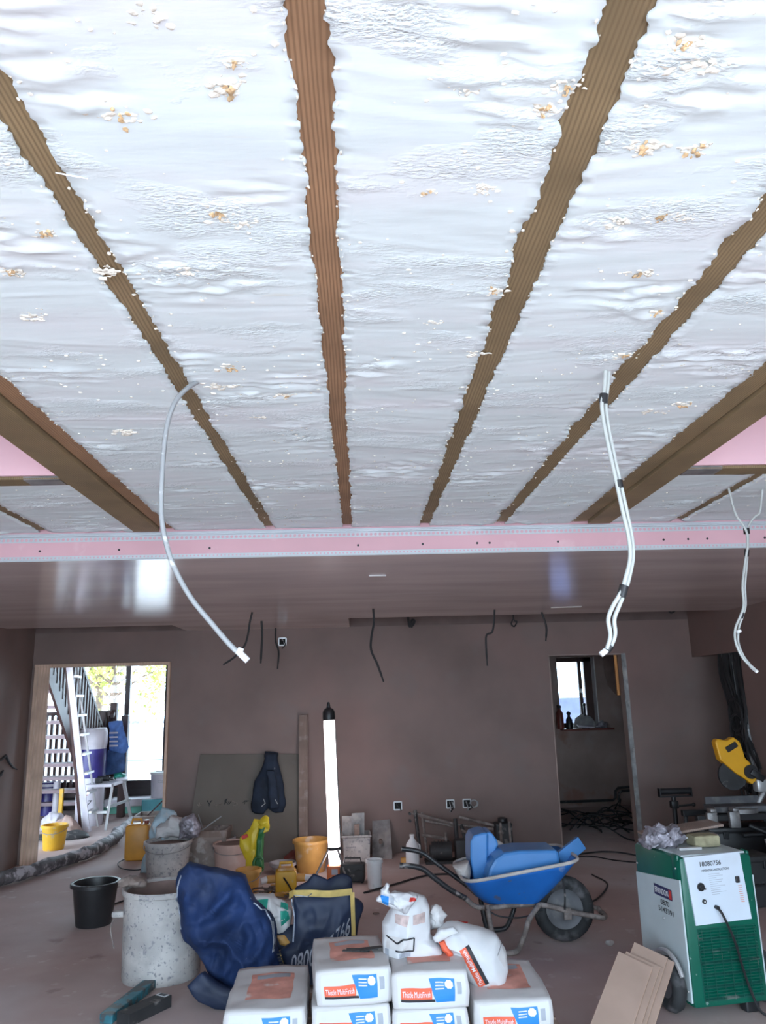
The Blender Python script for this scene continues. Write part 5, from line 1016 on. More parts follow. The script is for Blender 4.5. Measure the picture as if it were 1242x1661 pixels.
# right side: front panel, back panel, side gusset
FR = outl([(-0.42, 4.9, 0.5), (-0.254, 4.9, 0.502), (-0.078, 4.9, 0.503), (-0.062, 4.9, 0.331), (-0.054, 4.9, 0.169), (-0.116, 4.9, 0.012), (-0.327, 4.9, -0.018), (-0.46, 4.9, 0.008), (-0.482, 4.9, 0.12), (-0.496, 4.9, 0.2), (-0.419, 4.9, 0.245), (-0.416, 4.9, 0.375)])
FR = [(x, max(z, .015)) for x, z in FR]
fp = rel(puff(FR, 4.93, .05, .03, amp=.014, sc=5, seed=83, lean=.04, rings=16, n=120, flatz=.004, power=.3, crease=.03), 'front_panel', 'tote_navy', tb, smooth='all')
rel(puff(outl([(-0.438, 5.2, 0.453), (-0.422, 5.2, 0.48), (-0.357, 5.2, 0.503), (-0.311, 5.2, 0.555), (-0.231, 5.2, 0.513), (-0.173, 5.2, 0.54), (-0.127, 5.2, 0.553), (-0.081, 5.2, 0.523), (-0.071, 5.2, 0.427), (-0.074, 5.2, 0.218), (-0.384, 5.2, 0.194), (-0.437, 5.2, 0.299)]), 5.2, .03, .03, amp=.02, sc=6, seed=84, rings=6), 'back_panel', 'tote_navy', tb, smooth='all')
rel(puff(outl([(-0.069, 5.05, 0.444), (-0.003, 5.05, 0.391), (-0.034, 5.05, 0.301), (-0.052, 5.05, 0.158), (-0.067, 5.05, 0.092), (-0.095, 5.05, 0.159)]), 5.07, .10, .10, amp=.015, sc=7, seed=85, flatz=.004), 'side_gusset', 'tote_navy', tb, smooth='all')
rel(puff([(-.66, .004), (-.08, .004), (-.06, .12), (-.12, .30), (-.60, .30), (-.68, .1)], 5.06, .07, .12, amp=.01, sc=6, seed=86, flatz=.004), 'bottom', 'tote_navy', tb, smooth='all')
bf = bvh_of(fp)
def hem(pts, w, nm='hem', m='hem_yellow', off=.006, bv=None):
    P = smoothpath(pts, 6); vs = []; 
    for i, q in enumerate(P):
        t_ = (P[min(i + 1, len(P) - 1)] - P[max(i - 1, 0)]).normalized(); n_ = Vector((-t_.z, 0, t_.x)); vs += [q - n_ * w / 2, q + n_ * w / 2]
    fs = [(2 * i, 2 * i + 2, 2 * i + 3, 2 * i + 1) for i in range(len(P) - 1)]
    o = decal(bv or bf, vs, fs, nm, m, tb, off); md = o.modifiers.new('solid', 'SOLIDIFY'); md.thickness = .004; return o
hem([(-0.434, 4.9, 0.501), (-0.326, 4.9, 0.501), (-0.2, 4.9, 0.497), (-0.07, 4.9, 0.503)], .036)
hem([(-0.07, 4.9, 0.496), (-0.068, 4.9, 0.397), (-0.066, 4.9, 0.299), (-0.068, 4.9, 0.218)], .024)
hem([(-0.423, 4.9, 0.481), (-0.412, 4.9, 0.375), (-0.415, 4.9, 0.252)], .006, 'seam', 'print_dullwhite')
hem([(-0.405, 4.85, 0.511), (-0.252, 4.85, 0.494), (-0.109, 4.85, 0.505)], .004, 'seam', 'print_dullwhite', .009)
hem([(-0.5, 4.9, 0.2), (-0.482, 4.9, 0.151), (-0.461, 4.9, 0.087)], .022)
bL = bvh_of(bl)
hem([(-0.632, 4.8, 0.485), (-0.55, 4.8, 0.402), (-0.518, 4.8, 0.305), (-0.517, 4.8, 0.23)], .007, 'seam', 'print_dullwhite', bv=bL)
hem([(-1.059, 4.8, 0.637), (-1.077, 4.8, 0.55), (-1.073, 4.8, 0.454), (-1.046, 4.8, 0.357)], .006, 'seam', 'print_dullwhite', bv=bL)
for k in range(7):
    a_ = Vector((-0.49, 4.84, 0.208)).lerp(Vector((-0.458, 4.84, 0.112)), k / 6); rel(MB().box(tuple(a_), (.022, .006, .008)), 'hem_stitch', 'print_black', tb)
# the phone number printed up the slope of the front panel
bx = [((-0.429, 4.9, 0.102)), ((-0.373, 4.9, 0.113)), ((-0.316, 4.9, 0.13)), ((-0.242, 4.9, 0.163)), ((-0.199, 4.9, 0.196)), ((-0.167, 4.9, 0.234)), ((-0.131, 4.9, 0.259)), ((-0.088, 4.9, 0.283))]
arc = [0]
for i in range(1, 8): arc.append(arc[-1] + (Vector(bx[i]) - Vector(bx[i - 1])).length)
vs_, fs_ = text_verts('0800 537 766', 1.0, bold=.012); wmax = max(v.x for v in vs_)
def numfn(x, y):
    s = x / wmax * arc[-1]; i = 0
    while i < 6 and arc[i + 1] < s: i += 1
    t_ = (s - arc[i]) / (arc[i + 1] - arc[i]); q = Vector(bx[i]).lerp(Vector(bx[i + 1]), t_); return q + Vector((.12 * y * .1, 0, y * .128))
decal(bf, [numfn(v.x, v.y) for v in vs_], fs_, 'lettering', 'print_dullwhite', tb, .013)
vs_, fs_ = text_verts('CALL', 1.0); q0 = Vector((-0.107, 4.9, 0.19)); decal(bf, [q0 + Vector((v.x * .05, 0, v.y * .08 + v.x * .03)) for v in vs_ if True], fs_, 'lettering', 'print_dullwhite', tb, .006) if False else None
# contents of the bag
ct = thing('plaster_sack', 'crumpled white and green sack stuffed in the open blue rubble bag', 'bag', (-.55, 5.05, .3))
cs = rel(puff(outl([(-0.684, 5.05, 0.477), (-0.554, 5.05, 0.463), (-0.484, 5.05, 0.427), (-0.436, 5.05, 0.368), (-0.439, 5.05, 0.294), (-0.494, 5.05, 0.239), (-0.563, 5.05, 0.224), (-0.612, 5.05, 0.309), (-0.668, 5.05, 0.395)]), 5.08, .09, .08, amp=.025, sc=10, seed=91, rings=9), 'body', 'paper', ct, smooth='all')
bc = bvh_of(cs)
for q in (((-0.646, 5.05, 0.412), (-0.579, 5.05, 0.389), (-0.573, 5.05, 0.457), (-0.639, 5.05, 0.452)), ((-0.494, 5.05, 0.306), (-0.447, 5.05, 0.338), (-0.462, 5.05, 0.413), (-0.502, 5.05, 0.427))):
    a_, f_ = quadgrid(*q, 6, 6); decal(bc, a_, f_, 'green_print', 'bag_teal', ct, .004)
tag(puff(outl([(-0.522, 5, 0.26), (-0.478, 5, 0.259), (-0.427, 5, 0.214), (-0.442, 5, 0.185), (-0.507, 5, 0.21)]), 5.02, .03, .03, amp=.008, sc=12, seed=92).build('yellow_scrap', 'yellow_bucket', smooth='all'), 'orange-yellow scrap inside the open blue rubble bag', 'scrap')

# ---- small things between: transformer, cables, tub
p = (-0.664, 7.035, 0)
tf = thing('site_transformer', 'yellow site transformer box with pale plugs, behind the rubble bag', 'transformer', (p[0], p[1] + .09, 0), .1)
MB().box((0, 0, .10), (.18, .16, .19), bev=.02).build('body', 'yellow', tf, smooth=True); MB().box((0, 0, .20), (.14, .12, .03), bev=.01).build('top', 'yellow_bucket', tf, smooth=True)
for s in (-1, 1):
    MB().cyl((s * .09, -.02, .13), (s * .16, -.03, .13), .032, 16).build('socket', 'yellow_bucket', tf, smooth=True); MB().cyl((s * .16, -.03, .13), (s * .21, -.04, .12), .026, 16).build('plug', 'white', tf, smooth=True)
MB().tube(smoothpath([(-.02, -.09, .15), (.02, -.12, .10), (.06, -.12, .04), (.12, -.10, .02)], 6), .007, 6).build('lead', 'black', tf, smooth=True)
MB().tube([(-.05, 0, .21), (-.05, 0, .25), (.05, 0, .25), (.05, 0, .21)], .012, 8).build('handle', 'yellow', tf, smooth=True)
rg = random.Random(12)
for k in range(9):
    x, y = p[0] - .12 + rg.uniform(-.1, .2), p[1] + rg.uniform(-.12, .25); pts = []; a = rg.uniform(0, 6)
    for q in range(5): pts.append((x + .13 * math.cos(a) * (1.3), y + .12 * math.sin(a), .012 + rg.uniform(0, .05))); a += rg.uniform(.8, 1.5)
    tag(MB().tube(smoothpath(pts, 6), .0075, 5).build('cable', 'muddy_tube' if k % 3 else 'yellow_bucket', smooth=True), ('dusty cable' if k % 3 else 'yellow cable') + ' looped on the floor around the site transformer', 'cable', 'dusty cables around the transformer' if k % 3 else 'yellow cables around the transformer')
p = (-0.998, 7.142, 0); bucket('tub', 'small orange-yellow tub between the blue rubble bag and the yellow and green bag', 'tub', (p[0], p[1] + .1, 0), .10, .08, .19, 'yellow_bucket', handle=-1)
p = (-0.771, 7.849, 0); bucket('bowl', 'grey mixing bowl on the floor behind the site transformer', 'bowl', (p[0], p[1] + .1, 0), .12, .07, .10, 'tub_grey')
p = (-0.666, 8.044, 0); tag(puff([(-.12, 0), (.12, 0), (.13, .08), (.05, .16), (-.05, .14), (-.12, .09)], 0, .08, .08, amp=.04, sc=9, seed=95, flatz=0).build('red_rag', 'red_brown', loc=(p[0] - .01, 8.2, 0), smooth='all'), 'dark red crumpled rag on the floor left of the yellow bucket', 'rag')

# ---- wheelbarrow
wb = thing('wheelbarrow', 'blue wheelbarrow splashed with plaster, loaded with pale blue plastic pieces', 'wheelbarrow', (1.0, 5.55, 0))
yn, yf = 5.33, 5.93
R0, R1 = (0.643, 5.33, 0.437), (1.415, 5.33, 0.549); R2, R3 = (1.559, 5.93, 0.462), (0.65, 5.93, 0.42)
B0, B1 = (0.785, 5.45, 0.28), (1.157, 5.45, 0.272); B2, B3 = (B1[0], 5.82, B1[2]), (B0[0], 5.82, B0[2])
def ring(cs, rad, n=5):
    """rounded quadrilateral through four corners"""
    out = []; C4 = [Vector(c) for c in cs]
    for i in range(4):
        a, b, c = C4[i - 1], C4[i], C4[(i + 1) % 4]; p1 = b + (a - b).normalized() * rad; p2 = b + (c - b).normalized() * rad
        for k in range(n + 1):
            t_ = k / n; out.append(p1 * (1 - t_) ** 2 + b * 2 * t_ * (1 - t_) + p2 * t_ ** 2)
    return out
RR = (R0, R1, (R1[0] - .01, 5.93, R1[2]), (R0[0] - .01, 5.93, R0[2] + .02))
rim = ring(RR, .13); bot = ring((B0, B1, B2, B3), .09)
rows = []
for k in range(9):
    t_ = k / 8; rows.append([b * (1 - t_) + r_ * t_ + Vector((0, 0, -.012 * math.sin(PI * t_))) for b, r_ in zip(bot, rim)])
n_ = len(rim); vs = [q for r_ in rows for q in r_]; fs = [(i * n_ + j, i * n_ + (j + 1) % n_, (i + 1) * n_ + (j + 1) % n_, (i + 1) * n_ + j) for i in range(8) for j in range(n_)] + [tuple(range(n_ - 1, -1, -1))]
o = rel(MB().add(vs, fs), 'tray', 'blue_tray', wb, smooth=True, solid=.004)
rel(MB().tube(rim + [rim[0]], .011, 8), 'rim', 'caked', wb, smooth=True)
c_in = sum(rim, Vector()) / n_; lev = [c_in + (r_ * .45 + b * .55 - c_in) for b, r_ in zip(bot, rim)]
zl = B0[2] + .05; rel(puff([(B0[0] - .04, zl - .03), (B1[0] + .10, zl - .03), (B1[0] + .12, zl + .02), (1.0, zl + .05), (B0[0] - .04, zl + .04)], 5.63, .19, .19, amp=.02, sc=8, seed=101), 'plaster_residue', 'caked', wb, smooth='all')
def wt_(pts, r_, m='black_tube', nm='tube', n=10): return rel(MB().tube(smoothpath(pts, 6), r_, n), nm, m, wb, smooth=True)
wx, wz = 1.335, .205; wy = 5.60
# handles run under the tray to the axle
wt_([(0.232, 5.36, 0.55), (0.312, 5.36, 0.543), (0.384, 5.37, 0.521), (0.455, 5.38, 0.465), (0.558, 5.4, 0.387), (0.658, 5.42, 0.328)], .017, 'black_tube', 'handle')
wt_([(0.273, 5.92, 0.548), (0.353, 5.92, 0.537), (0.426, 5.91, 0.516), (0.507, 5.9, 0.459), (0.633, 5.88, 0.369), (0.745, 5.86, 0.29)], .017, 'black_tube', 'handle')
wt_([(0.646, 5.42, 0.336), (0.75, 5.44, 0.265), (1.004, 5.46, 0.267), (1.171, 5.48, 0.257), (1.376, 5.5, 0.201), (1.569, 5.5, 0.162)], .016, 'muddy_tube', 'frame_tube')
wt_([(0.728, 5.86, 0.299), (0.839, 5.84, 0.232), (1.117, 5.82, 0.228), (1.436, 5.72, 0.202), (1.60, 5.70, .17)], .016, 'muddy_tube', 'frame_tube')
e0 = (1.569, 5.5, 0.162); wt_([e0, (e0[0] + .03, 5.55, e0[2]), (e0[0] + .03, 5.66, e0[2]), (1.60, 5.70, .17)], .016, 'muddy_tube', 'front_bar')
# legs: two U shapes standing on the floor
for (ya, m_, dx) in ((5.36, 'muddy_tube', 0), (5.86, 'black_tube', .02)):
    x1_, x2_ = B0[0] + .01 + dx, B1[0] - .02 + dx
    wt_([(x1_, ya + .06, B0[2]), (x1_ + .01, ya + .01, .16), (x1_ + .03, ya, .05), (x1_ + .06, ya, .018), (x1_ + .14, ya, .018), (x1_ + .18, ya, .04), (x2_ - .12, ya, .12), (x2_ - .08, ya + .02, .2), (x2_, ya + .07, B1[2])], .017, m_, 'leg')
# wheel
def tyre(c, R_, r_, n=40, m=14):
    mb = MB(); vs = []
    for i in range(n):
        a = 2 * PI * i / n
        for j in range(m):
            b = 2 * PI * j / m; tr_ = 1.0 + (.05 if (i % 2 and abs(b) < 1.2 or i % 2 and b > 5.1) else 0)
            rr = R_ + r_ * math.cos(b) * tr_; vs.append((c[0] + rr * math.cos(a), c[1] + r_ * 1.05 * math.sin(b), c[2] + rr * math.sin(a)))
    fs = [(i * m + j, ((i + 1) % n) * m + j, ((i + 1) % n) * m + (j + 1) % m, i * m + (j + 1) % m) for i in range(n) for j in range(m)]
    return mb.add(vs, fs)
W_ = rel(tyre((wx, wy, wz), .158, .045), 'wheel', 'tyre', wb, smooth=50)
q_ = rel(MB().lathe([(.02, -.03), (.05, -.032), (.085, -.018), (.118, -.028), (.124, -.030), (.124, .030), (.118, .028), (.085, .018), (.05, .032), (.02, .03)], c=(wx, wy, wz), n=32, rot=(PI / 2, 0, 0)), 'wheel_rim', 'rim', W_, smooth=True); q_.matrix_parent_inverse = Matrix.Identity(4)
q_ = rel(MB().cyl((wx, 5.49, wz), (wx, 5.71, wz), .013, 12), 'axle', 'muddy_tube', W_, smooth=True); q_.matrix_parent_inverse = Matrix.Identity(4)
for y_ in (5.49, 5.71): rel(MB().box((wx, y_, wz - .01), (.05, .01, .07), bev=.004), 'axle_bracket', 'muddy_tube', wb)
wt_([(1.313, 5.46, 0.418), (1.321, 5.47, 0.322), (wx - .02, 5.48, wz + .02)], .006, 'black_tube', 'stay'); wt_([(B1[0] + .05, 5.8, B1[2] + .03), (wx, 5.72, wz)], .006, 'black_tube', 'stay')
wt_([(0.784, 5.4, 0.263), (0.869, 5.4, 0.22), (1.012, 5.42, 0.203), (1.162, 5.45, 0.228)], .005, 'cable_black', 'trailing_wire')
# blue plastic pieces in the barrow
def slab(name, label, pts, y0, y1, m='blue_plastic', bev=.02, cat='plastic piece', lean=0):
    t = MB().prism([(p[0], p[2]) for p in pts], 'Y', y0, y1)
    return tag(t.build(name, m, bevel=bev), label, cat)
t = thing('blue_drum_half', 'pale blue curved plastic shell standing at the handle end of the wheelbarrow', 'plastic piece', (.8, 5.75, .3))
rel(MB().prism([(p[0], p[2]) for p in ((0.743, 5.78, 0.379), (0.724, 5.78, 0.527), (0.73, 5.78, 0.636), (0.754, 5.78, 0.676), (0.816, 5.78, 0.691), (0.851, 5.78, 0.69), (0.833, 5.78, 0.376))], 'Y', 5.60, 5.88), 'left_face', 'blue_plastic', t, bevel=.012)
rel(MB().prism([(p[0], p[2]) for p in ((0.833, 5.78, 0.376), (0.851, 5.78, 0.69), (0.885, 5.78, 0.685), (0.918, 5.78, 0.639), (0.929, 5.78, 0.606), (0.886, 5.78, 0.535), (0.859, 5.78, 0.376))], 'Y', 5.64, 5.86), 'right_face', 'blue_plastic', t, bevel=.012)
tag(puff(outl([(0.892, 5.74, 0.606), (0.923, 5.74, 0.621), (0.974, 5.74, 0.596), (1.036, 5.74, 0.554), (1.03, 5.74, 0.466), (0.896, 5.74, 0.375), (0.821, 5.74, 0.413), (0.825, 5.74, 0.492), (0.862, 5.74, 0.531)]), 5.76, .06, .06, amp=.014, sc=9, seed=111).build('plaster_lump', 'caked', smooth='all'), 'grey plaster-caked lump wedged between the blue plastic pieces in the barrow', 'lump')
tag(puff(outl([(0.595, 5.5, 0.499), (0.665, 5.5, 0.516), (0.707, 5.5, 0.53), (0.719, 5.5, 0.446), (0.708, 5.5, 0.386), (0.629, 5.5, 0.434)]), 5.56, .06, .14, amp=.012, sc=9, seed=112).build('plaster_crust', 'caked', smooth='all'), 'pale plaster crust over the handle-end corner of the barrow tray', 'crust')
slab('blue_tub_side', 'large rounded pale blue plastic panel lying along the wheelbarrow tray', ((0.8, 5.5, 0.418), (0.829, 5.5, 0.5), (0.866, 5.5, 0.552), (0.93, 5.5, 0.589), (1.034, 5.5, 0.601), (1.271, 5.5, 0.598), (1.295, 5.5, 0.585), (1.3, 5.5, 0.486)), 5.44, 5.74, bev=.02)
slab('blue_offcut', 'small square-ended pale blue plastic offcut sticking up at the wheel end of the barrow', ((1.318, 5.6, 0.559), (1.462, 5.6, 0.653), (1.511, 5.6, 0.577), (1.371, 5.6, 0.479), (1.329, 5.6, 0.477)), 5.56, 5.60, bev=.003)

# ---- plaster bags
def bagshape(w, d, h, a=.15, amp=.009, seed=0, sag=.0):
    def S(q, off=0.0):
        x, y, z = q
        fx = x * math.sqrt(max(0, 1 - a * (y * y + z * z) / 2 + a * a * y * y * z * z / 3)); fy = y * math.sqrt(max(0, 1 - a * (x * x + z * z) / 2 + a * a * x * x * z * z / 3)); fz = z * math.sqrt(max(0, 1 - a * 1.5 * (x * x + y * y) / 2 + a * a * x * x * y * y / 3))
        v = Vector((fx * w / 2, fy * d / 2, fz * h / 2 + h / 2)); v.z = max(0, v.z)
        v += (mnoise.noise_vector(Vector((v.x * 7 + seed * 5, v.y * 7, v.z * 7))) * amp + mnoise.noise_vector(Vector((v.x * 19 + seed * 5, v.y * 19, v.z * 19))) * amp * .35) * min(1, max(.15, (v.z / h) * 2))
        if off: v += Vector((x ** 7, y ** 7, z ** 7)).normalized() * off
        return v
    return S
def bag(label, loc, rz, w=.36, d=.50, h=.15, seed=0, dirty='paper', front=True, top=True, rot=None):
    S = bagshape(w, d, h, seed=seed); t = thing('plaster_bag', label, 'bag', loc, rz, 'bags of finishing plaster')
    if rot: t.rotation_euler = rot
    N = 16; mb = MB(); idx = {}; vs = []; fs = []
    for ax in range(3):
        for sg in (-1, 1):
            for j in range(N):
                for i in range(N):
                    f = []
                    for (di, dj) in ((0, 0), (1, 0), (1, 1), (0, 1)):
                        u, v = -1 + 2 * (i + di) / N, -1 + 2 * (j + dj) / N; q = [0, 0, 0]; q[ax] = sg; q[(ax + 1) % 3] = u; q[(ax + 2) % 3] = v
                        key = tuple(round(c, 4) for c in q)
                        if key not in idx: idx[key] = len(vs); vs.append(S(q))
                        f.append(idx[key])
                    fs.append(tuple(f))
    mb.add(vs, fs).build('sack', dirty, t, smooth='all')
    def fr(u, v, off=.002): return S((u, -1, v), off)
    def tp(u, v, off=.002): return S((u, v, 1), off)
    def patch(pts, m, nm, fn=fr, off=.002, nu=8, nv=4):
        a_, f_ = quadgrid(*[(p[0], p[1], 0) for p in pts], nu, nv); MB().add([fn(q.x, q.y, off) for q in a_], f_).build(nm, m, t, fix=False)
    if front:
        patch([(-.86, -.86), (.90, -.82), (.92, .86), (-.86, .80)], 'paper_clean', 'end_panel', off=.0010, nu=14, nv=8)
        patch([(-.78, -.42), (.04, -.42), (.04, .16), (-.78, .16)], 'orange', 'orange_strip')
        patch([(-.78, -.56), (.12, -.56), (.10, -.42), (-.78, -.42)], 'print_black', 'black_strip')
        patch([(.14, -.60), (.62, -.60), (.62, .66), (-.06, .66)], 'print_blue', 'blue_panel', off=.0026, nu=8, nv=8)
        patch([(.68, -.2), (.80, -.2), (.80, .5), (.68, .5)], 'print_grey', 'barcode', off=.0025)
        tv, tf_ = text_verts('Thistle MultiFinish', 1.0, bold=.0); wm = max(v.x for v in tv)
        MB().add([fr(-.74 + v.x / wm * .74, -.30 + v.y * .42, .0045) for v in tv], tf_).build('lettering', 'print_white', t, fix=False)
        for k in range(3):
            patch([(.12, .40 - k * .17), (.34, .40 - k * .17), (.34, .47 - k * .17), (.12, .47 - k * .17)], 'paper_clean', 'print_line', off=.004, nu=2, nv=1)
        ro = [(.47 + .10 * math.cos(2 * PI * i / 16) * (1 + .12 * (i % 2)), .34 + .24 * math.sin(2 * PI * i / 16) * (1 + .12 * (i % 2))) for i in range(16)]
        MB().add([fr(a_, b_, .0042) for a_, b_ in ro], [tuple(range(16))]).build('rosette', 'print_white', t, fix=False)
    if top:
        patch([(-.55, -.55), (.62, -.55), (.62, .62), (-.55, .62)], 'orange_faded', 'faded_print', tp, nu=10, nv=10)
        patch([(-.40, .30), (.50, .36), (.50, .56), (-.40, .50)], 'print_grey', 'smudge', tp, off=.0032, nu=8, nv=2)
    return t
SY = 4.10
pal = thing('pallet', 'wooden pallet under the pile of plaster bags', 'pallet', (.12, SY, 0))
for k in range(6): MB().box((0, -.28 + k * .112, .135), (1.52, .085, .018)).build('slat', 'mdf', pal)
for k in (-1, 0, 1): MB().box((k * .68, 0, .072), (.09, .64, .108)).build('bearer', 'mdf', pal)
ZB = .145
bag('far left lower bag of the pile, its orange top print showing', (-.455, SY - .02, ZB), .03, .37, .60, .15, 1)
bag('lower bag under the left upper bag, only its upper edge in view', (-.075, SY, ZB), .03, .36, .56, .14, 2, top=False)
bag('lower bag under the right upper bag, barely showing at the bottom edge', (.285, SY - .02, ZB), .0, .35, .56, .125, 3, top=False)
bag('far right lower bag of the pile, under the tilted torn bag', (.66, SY + .0, ZB), -.02, .37, .58, .145, 4)
bA = bag('upper left bag of the pile with black scuffs on its top', (-.075, SY - .02, ZB + .135), .10, .355, .52, .155, 5)
bB = bag('upper right bag of the pile, in front of the open bag', (.288, SY - .06, ZB + .118), .0, .355, .50, .16, 6)
for k in range(5): 
    MB().box((.03 + k * .02, -.02 + .02 * (k % 2), .158 + .001 * k), (.13, .022, .003), rot=(0, 0, .15 * k - .3)).build('black_scuff', 'black_dusty', bA)
# the open bag standing on the pile
ob = thing('open_plaster_bag', 'open white plaster bag with crumpled torn top standing on the pile', 'bag', (.28, 4.12, .42))
yo = 4.06
OB = outl([(0.078, 4.06, 0.371), (0.08, 4.06, 0.467), (0.085, 4.06, 0.548), (0.125, 4.06, 0.606), (0.147, 4.06, 0.649), (0.193, 4.06, 0.675), (0.244, 4.06, 0.679), (0.288, 4.06, 0.656), (0.314, 4.06, 0.609), (0.315, 4.06, 0.486), (0.355, 4.06, 0.45), (0.382, 4.06, 0.399), (0.316, 4.06, 0.374), (0.198, 4.06, 0.357), (0.121, 4.06, 0.354)])
obm = rel(puff(OB, yo + .02, .10, .11, amp=.012, sc=9, seed=121, rings=16, n=130, crease=.022, power=.42), 'sack', 'paper_clean', ob, smooth='all'); bo = bvh_of(obm)
fm = rel(puff(outl([(0.054, 4, 0.685), (0.075, 4, 0.707), (0.122, 4, 0.7), (0.191, 4, 0.703), (0.249, 4, 0.688), (0.227, 4, 0.645), (0.202, 4, 0.603), (0.167, 4, 0.62), (0.121, 4, 0.643), (0.077, 4, 0.66)]), 3.98, .045, .06, amp=.020, sc=17, seed=122, rings=8), 'folded_mouth', 'paper_clean', ob, smooth='all')
rel(puff(outl([(0.078, 4, 0.698), (0.079, 4, 0.72), (0.1, 4, 0.73), (0.109, 4, 0.749), (0.124, 4, 0.74), (0.117, 4, 0.722), (0.128, 4, 0.697)]), 3.98, .025, .03, amp=.006, sc=20, seed=123), 'twisted_corner', 'paper_clean', ob, smooth='all')
bm_ = bvh_of(fm)
def dq(bv, a, b, c, d, m, nm, root, nu=6, nv=5, off=.004): v_, f_ = quadgrid(a, b, c, d, nu, nv); return decal(bv, v_, f_, nm, m, root, off)
dq(bm_, (0.086, 4, 0.666), (0.112, 4, 0.654), (0.116, 4, 0.697), (0.075, 4, 0.701), 'print_blue', 'blue_print', ob)
dq(bm_, (0.122, 4, 0.664), (0.139, 4, 0.658), (0.14, 4, 0.691), (0.122, 4, 0.694), 'print_grey', 'barcode', ob)
dq(bm_, (0.21, 4, 0.675), (0.246, 4, 0.669), (0.243, 4, 0.685), (0.217, 4, 0.689), 'print_red', 'red_print', ob)
dq(bo, (0.1, 4.06, 0.456), (0.225, 4.06, 0.452), (0.229, 4.06, 0.505), (0.102, 4.06, 0.509), 'orange_faded' if False else 'paper', 'printed_box', ob, 8, 6)
for (a_, b_) in (((0.102, 4.06, 0.509), (0.151, 4.06, 0.481)), ((0.151, 4.06, 0.481), (0.179, 4.06, 0.502)), ((0.179, 4.06, 0.502), (0.232, 4.06, 0.508)), ((0.232, 4.06, 0.508), (0.227, 4.06, 0.452)), ((0.227, 4.06, 0.452), (0.142, 4.06, 0.452))):
    a_, b_ = Vector(a_), Vector(b_); n0 = (b_ - a_).normalized(); n1 = Vector((-n0.z, 0, n0.x)) * .0035; dq(bo, a_ - n1, b_ - n1, b_ + n1, a_ + n1, 'print_black', 'printed_line', ob, 6, 1, .006)
dq(bo, (0.094, 4.06, 0.427), (0.111, 4.06, 0.426), (0.112, 4.06, 0.453), (0.094, 4.06, 0.453), 'print_grey', 'barcode', ob)
dq(bo, (0.159, 4.06, 0.422), (0.212, 4.06, 0.428), (0.213, 4.06, 0.447), (0.159, 4.06, 0.443), 'print_grey', 'small_print', ob, 4, 1)
dq(bo, (0.145, 4.06, 0.568), (0.198, 4.06, 0.555), (0.212, 4.06, 0.604), (0.146, 4.06, 0.606), 'stain', 'stain', ob); dq(bo, (0.228, 4.06, 0.562), (0.288, 4.06, 0.563), (0.29, 4.06, 0.607), (0.23, 4.06, 0.603), 'stain', 'stain', ob)
# torn scrap beside it
tag(puff(outl([(0.324, 4.12, 0.585), (0.346, 4.12, 0.615), (0.376, 4.12, 0.606), (0.402, 4.12, 0.566), (0.383, 4.12, 0.536), (0.388, 4.12, 0.522), (0.326, 4.12, 0.491), (0.316, 4.12, 0.525)]), 4.14, .04, .04, amp=.018, sc=20, seed=131, rings=8).build('torn_sack_neck', 'paper', smooth='all'), 'crumpled torn bag neck between the open bag and the tilted bag', 'bag')
# tilted torn bag
tl = thing('tilted_plaster_bag', 'torn plaster bag leaning over on the right end of the pile', 'bag', (.6, 4.15, .3))
TL = outl([(0.33, 4.1, 0.475), (0.352, 4.1, 0.512), (0.402, 4.1, 0.535), (0.453, 4.1, 0.542), (0.543, 4.1, 0.517), (0.64, 4.1, 0.481), (0.673, 4.1, 0.423), (0.679, 4.1, 0.328), (0.662, 4.1, 0.249), (0.581, 4.1, 0.241), (0.523, 4.1, 0.251), (0.475, 4.1, 0.303), (0.427, 4.1, 0.374), (0.382, 4.1, 0.441)])
tlm = rel(puff(TL, 4.08, .12, .13, amp=.012, sc=7, seed=141, rings=16, n=130, crease=.018, power=.42), 'sack', 'paper_clean', tl, smooth='all'); bt_ = bvh_of(tlm)
oa, ob_ = Vector((0.564, 4.1, 0.3)), Vector((0.477, 4.1, 0.465)); dirx = (ob_ - oa).normalized(); diry = Vector((dirx.z, 0, -dirx.x)) * -1; ln = (ob_ - oa).length
def tlf(x, y, o=Vector((0.558, 4.1, 0.298))): return o + dirx * x + diry * y
dq(bt_, tlf(0, 0), tlf(ln, 0), tlf(ln, .034), tlf(0, .034), 'orange', 'orange_strip', tl, 14, 3, .003)
dq(bt_, tlf(0, -.018), tlf(ln, -.018), tlf(ln, 0), tlf(0, 0), 'print_black', 'black_strip', tl, 14, 2, .003)
tv, tf_ = text_verts('Thistle MultiFinish', 1.0, bold=.01); wm = max(v.x for v in tv)
decal(bt_, [tlf(.008 + v.x / wm * (ln - .016), .007 + v.y * .026) for v in tv], tf_, 'lettering', 'print_white', tl, .0055)
a_, b_ = Vector((0.622, 4.1, 0.419)), Vector((0.657, 4.1, 0.462)); n1 = Vector((.004, 0, .003)); dq(bt_, a_ - n1, a_ + n1, b_ + n1, b_ - n1, 'print_black', 'printed_line', tl, 1, 6)
dq(bt_, (0.624, 4.1, 0.408), (0.657, 4.1, 0.356), (0.677, 4.1, 0.396), (0.657, 4.1, 0.453), 'paper', 'printed_box', tl)
rel(puff(outl([(0.35, 4, 0.478), (0.38, 4, 0.485), (0.401, 4, 0.447), (0.418, 4, 0.42), (0.394, 4, 0.416), (0.361, 4, 0.449)]), 4.0, .02, .03, amp=.008, sc=22, seed=142), 'torn_orange_edge', 'orange', tl, smooth='all')
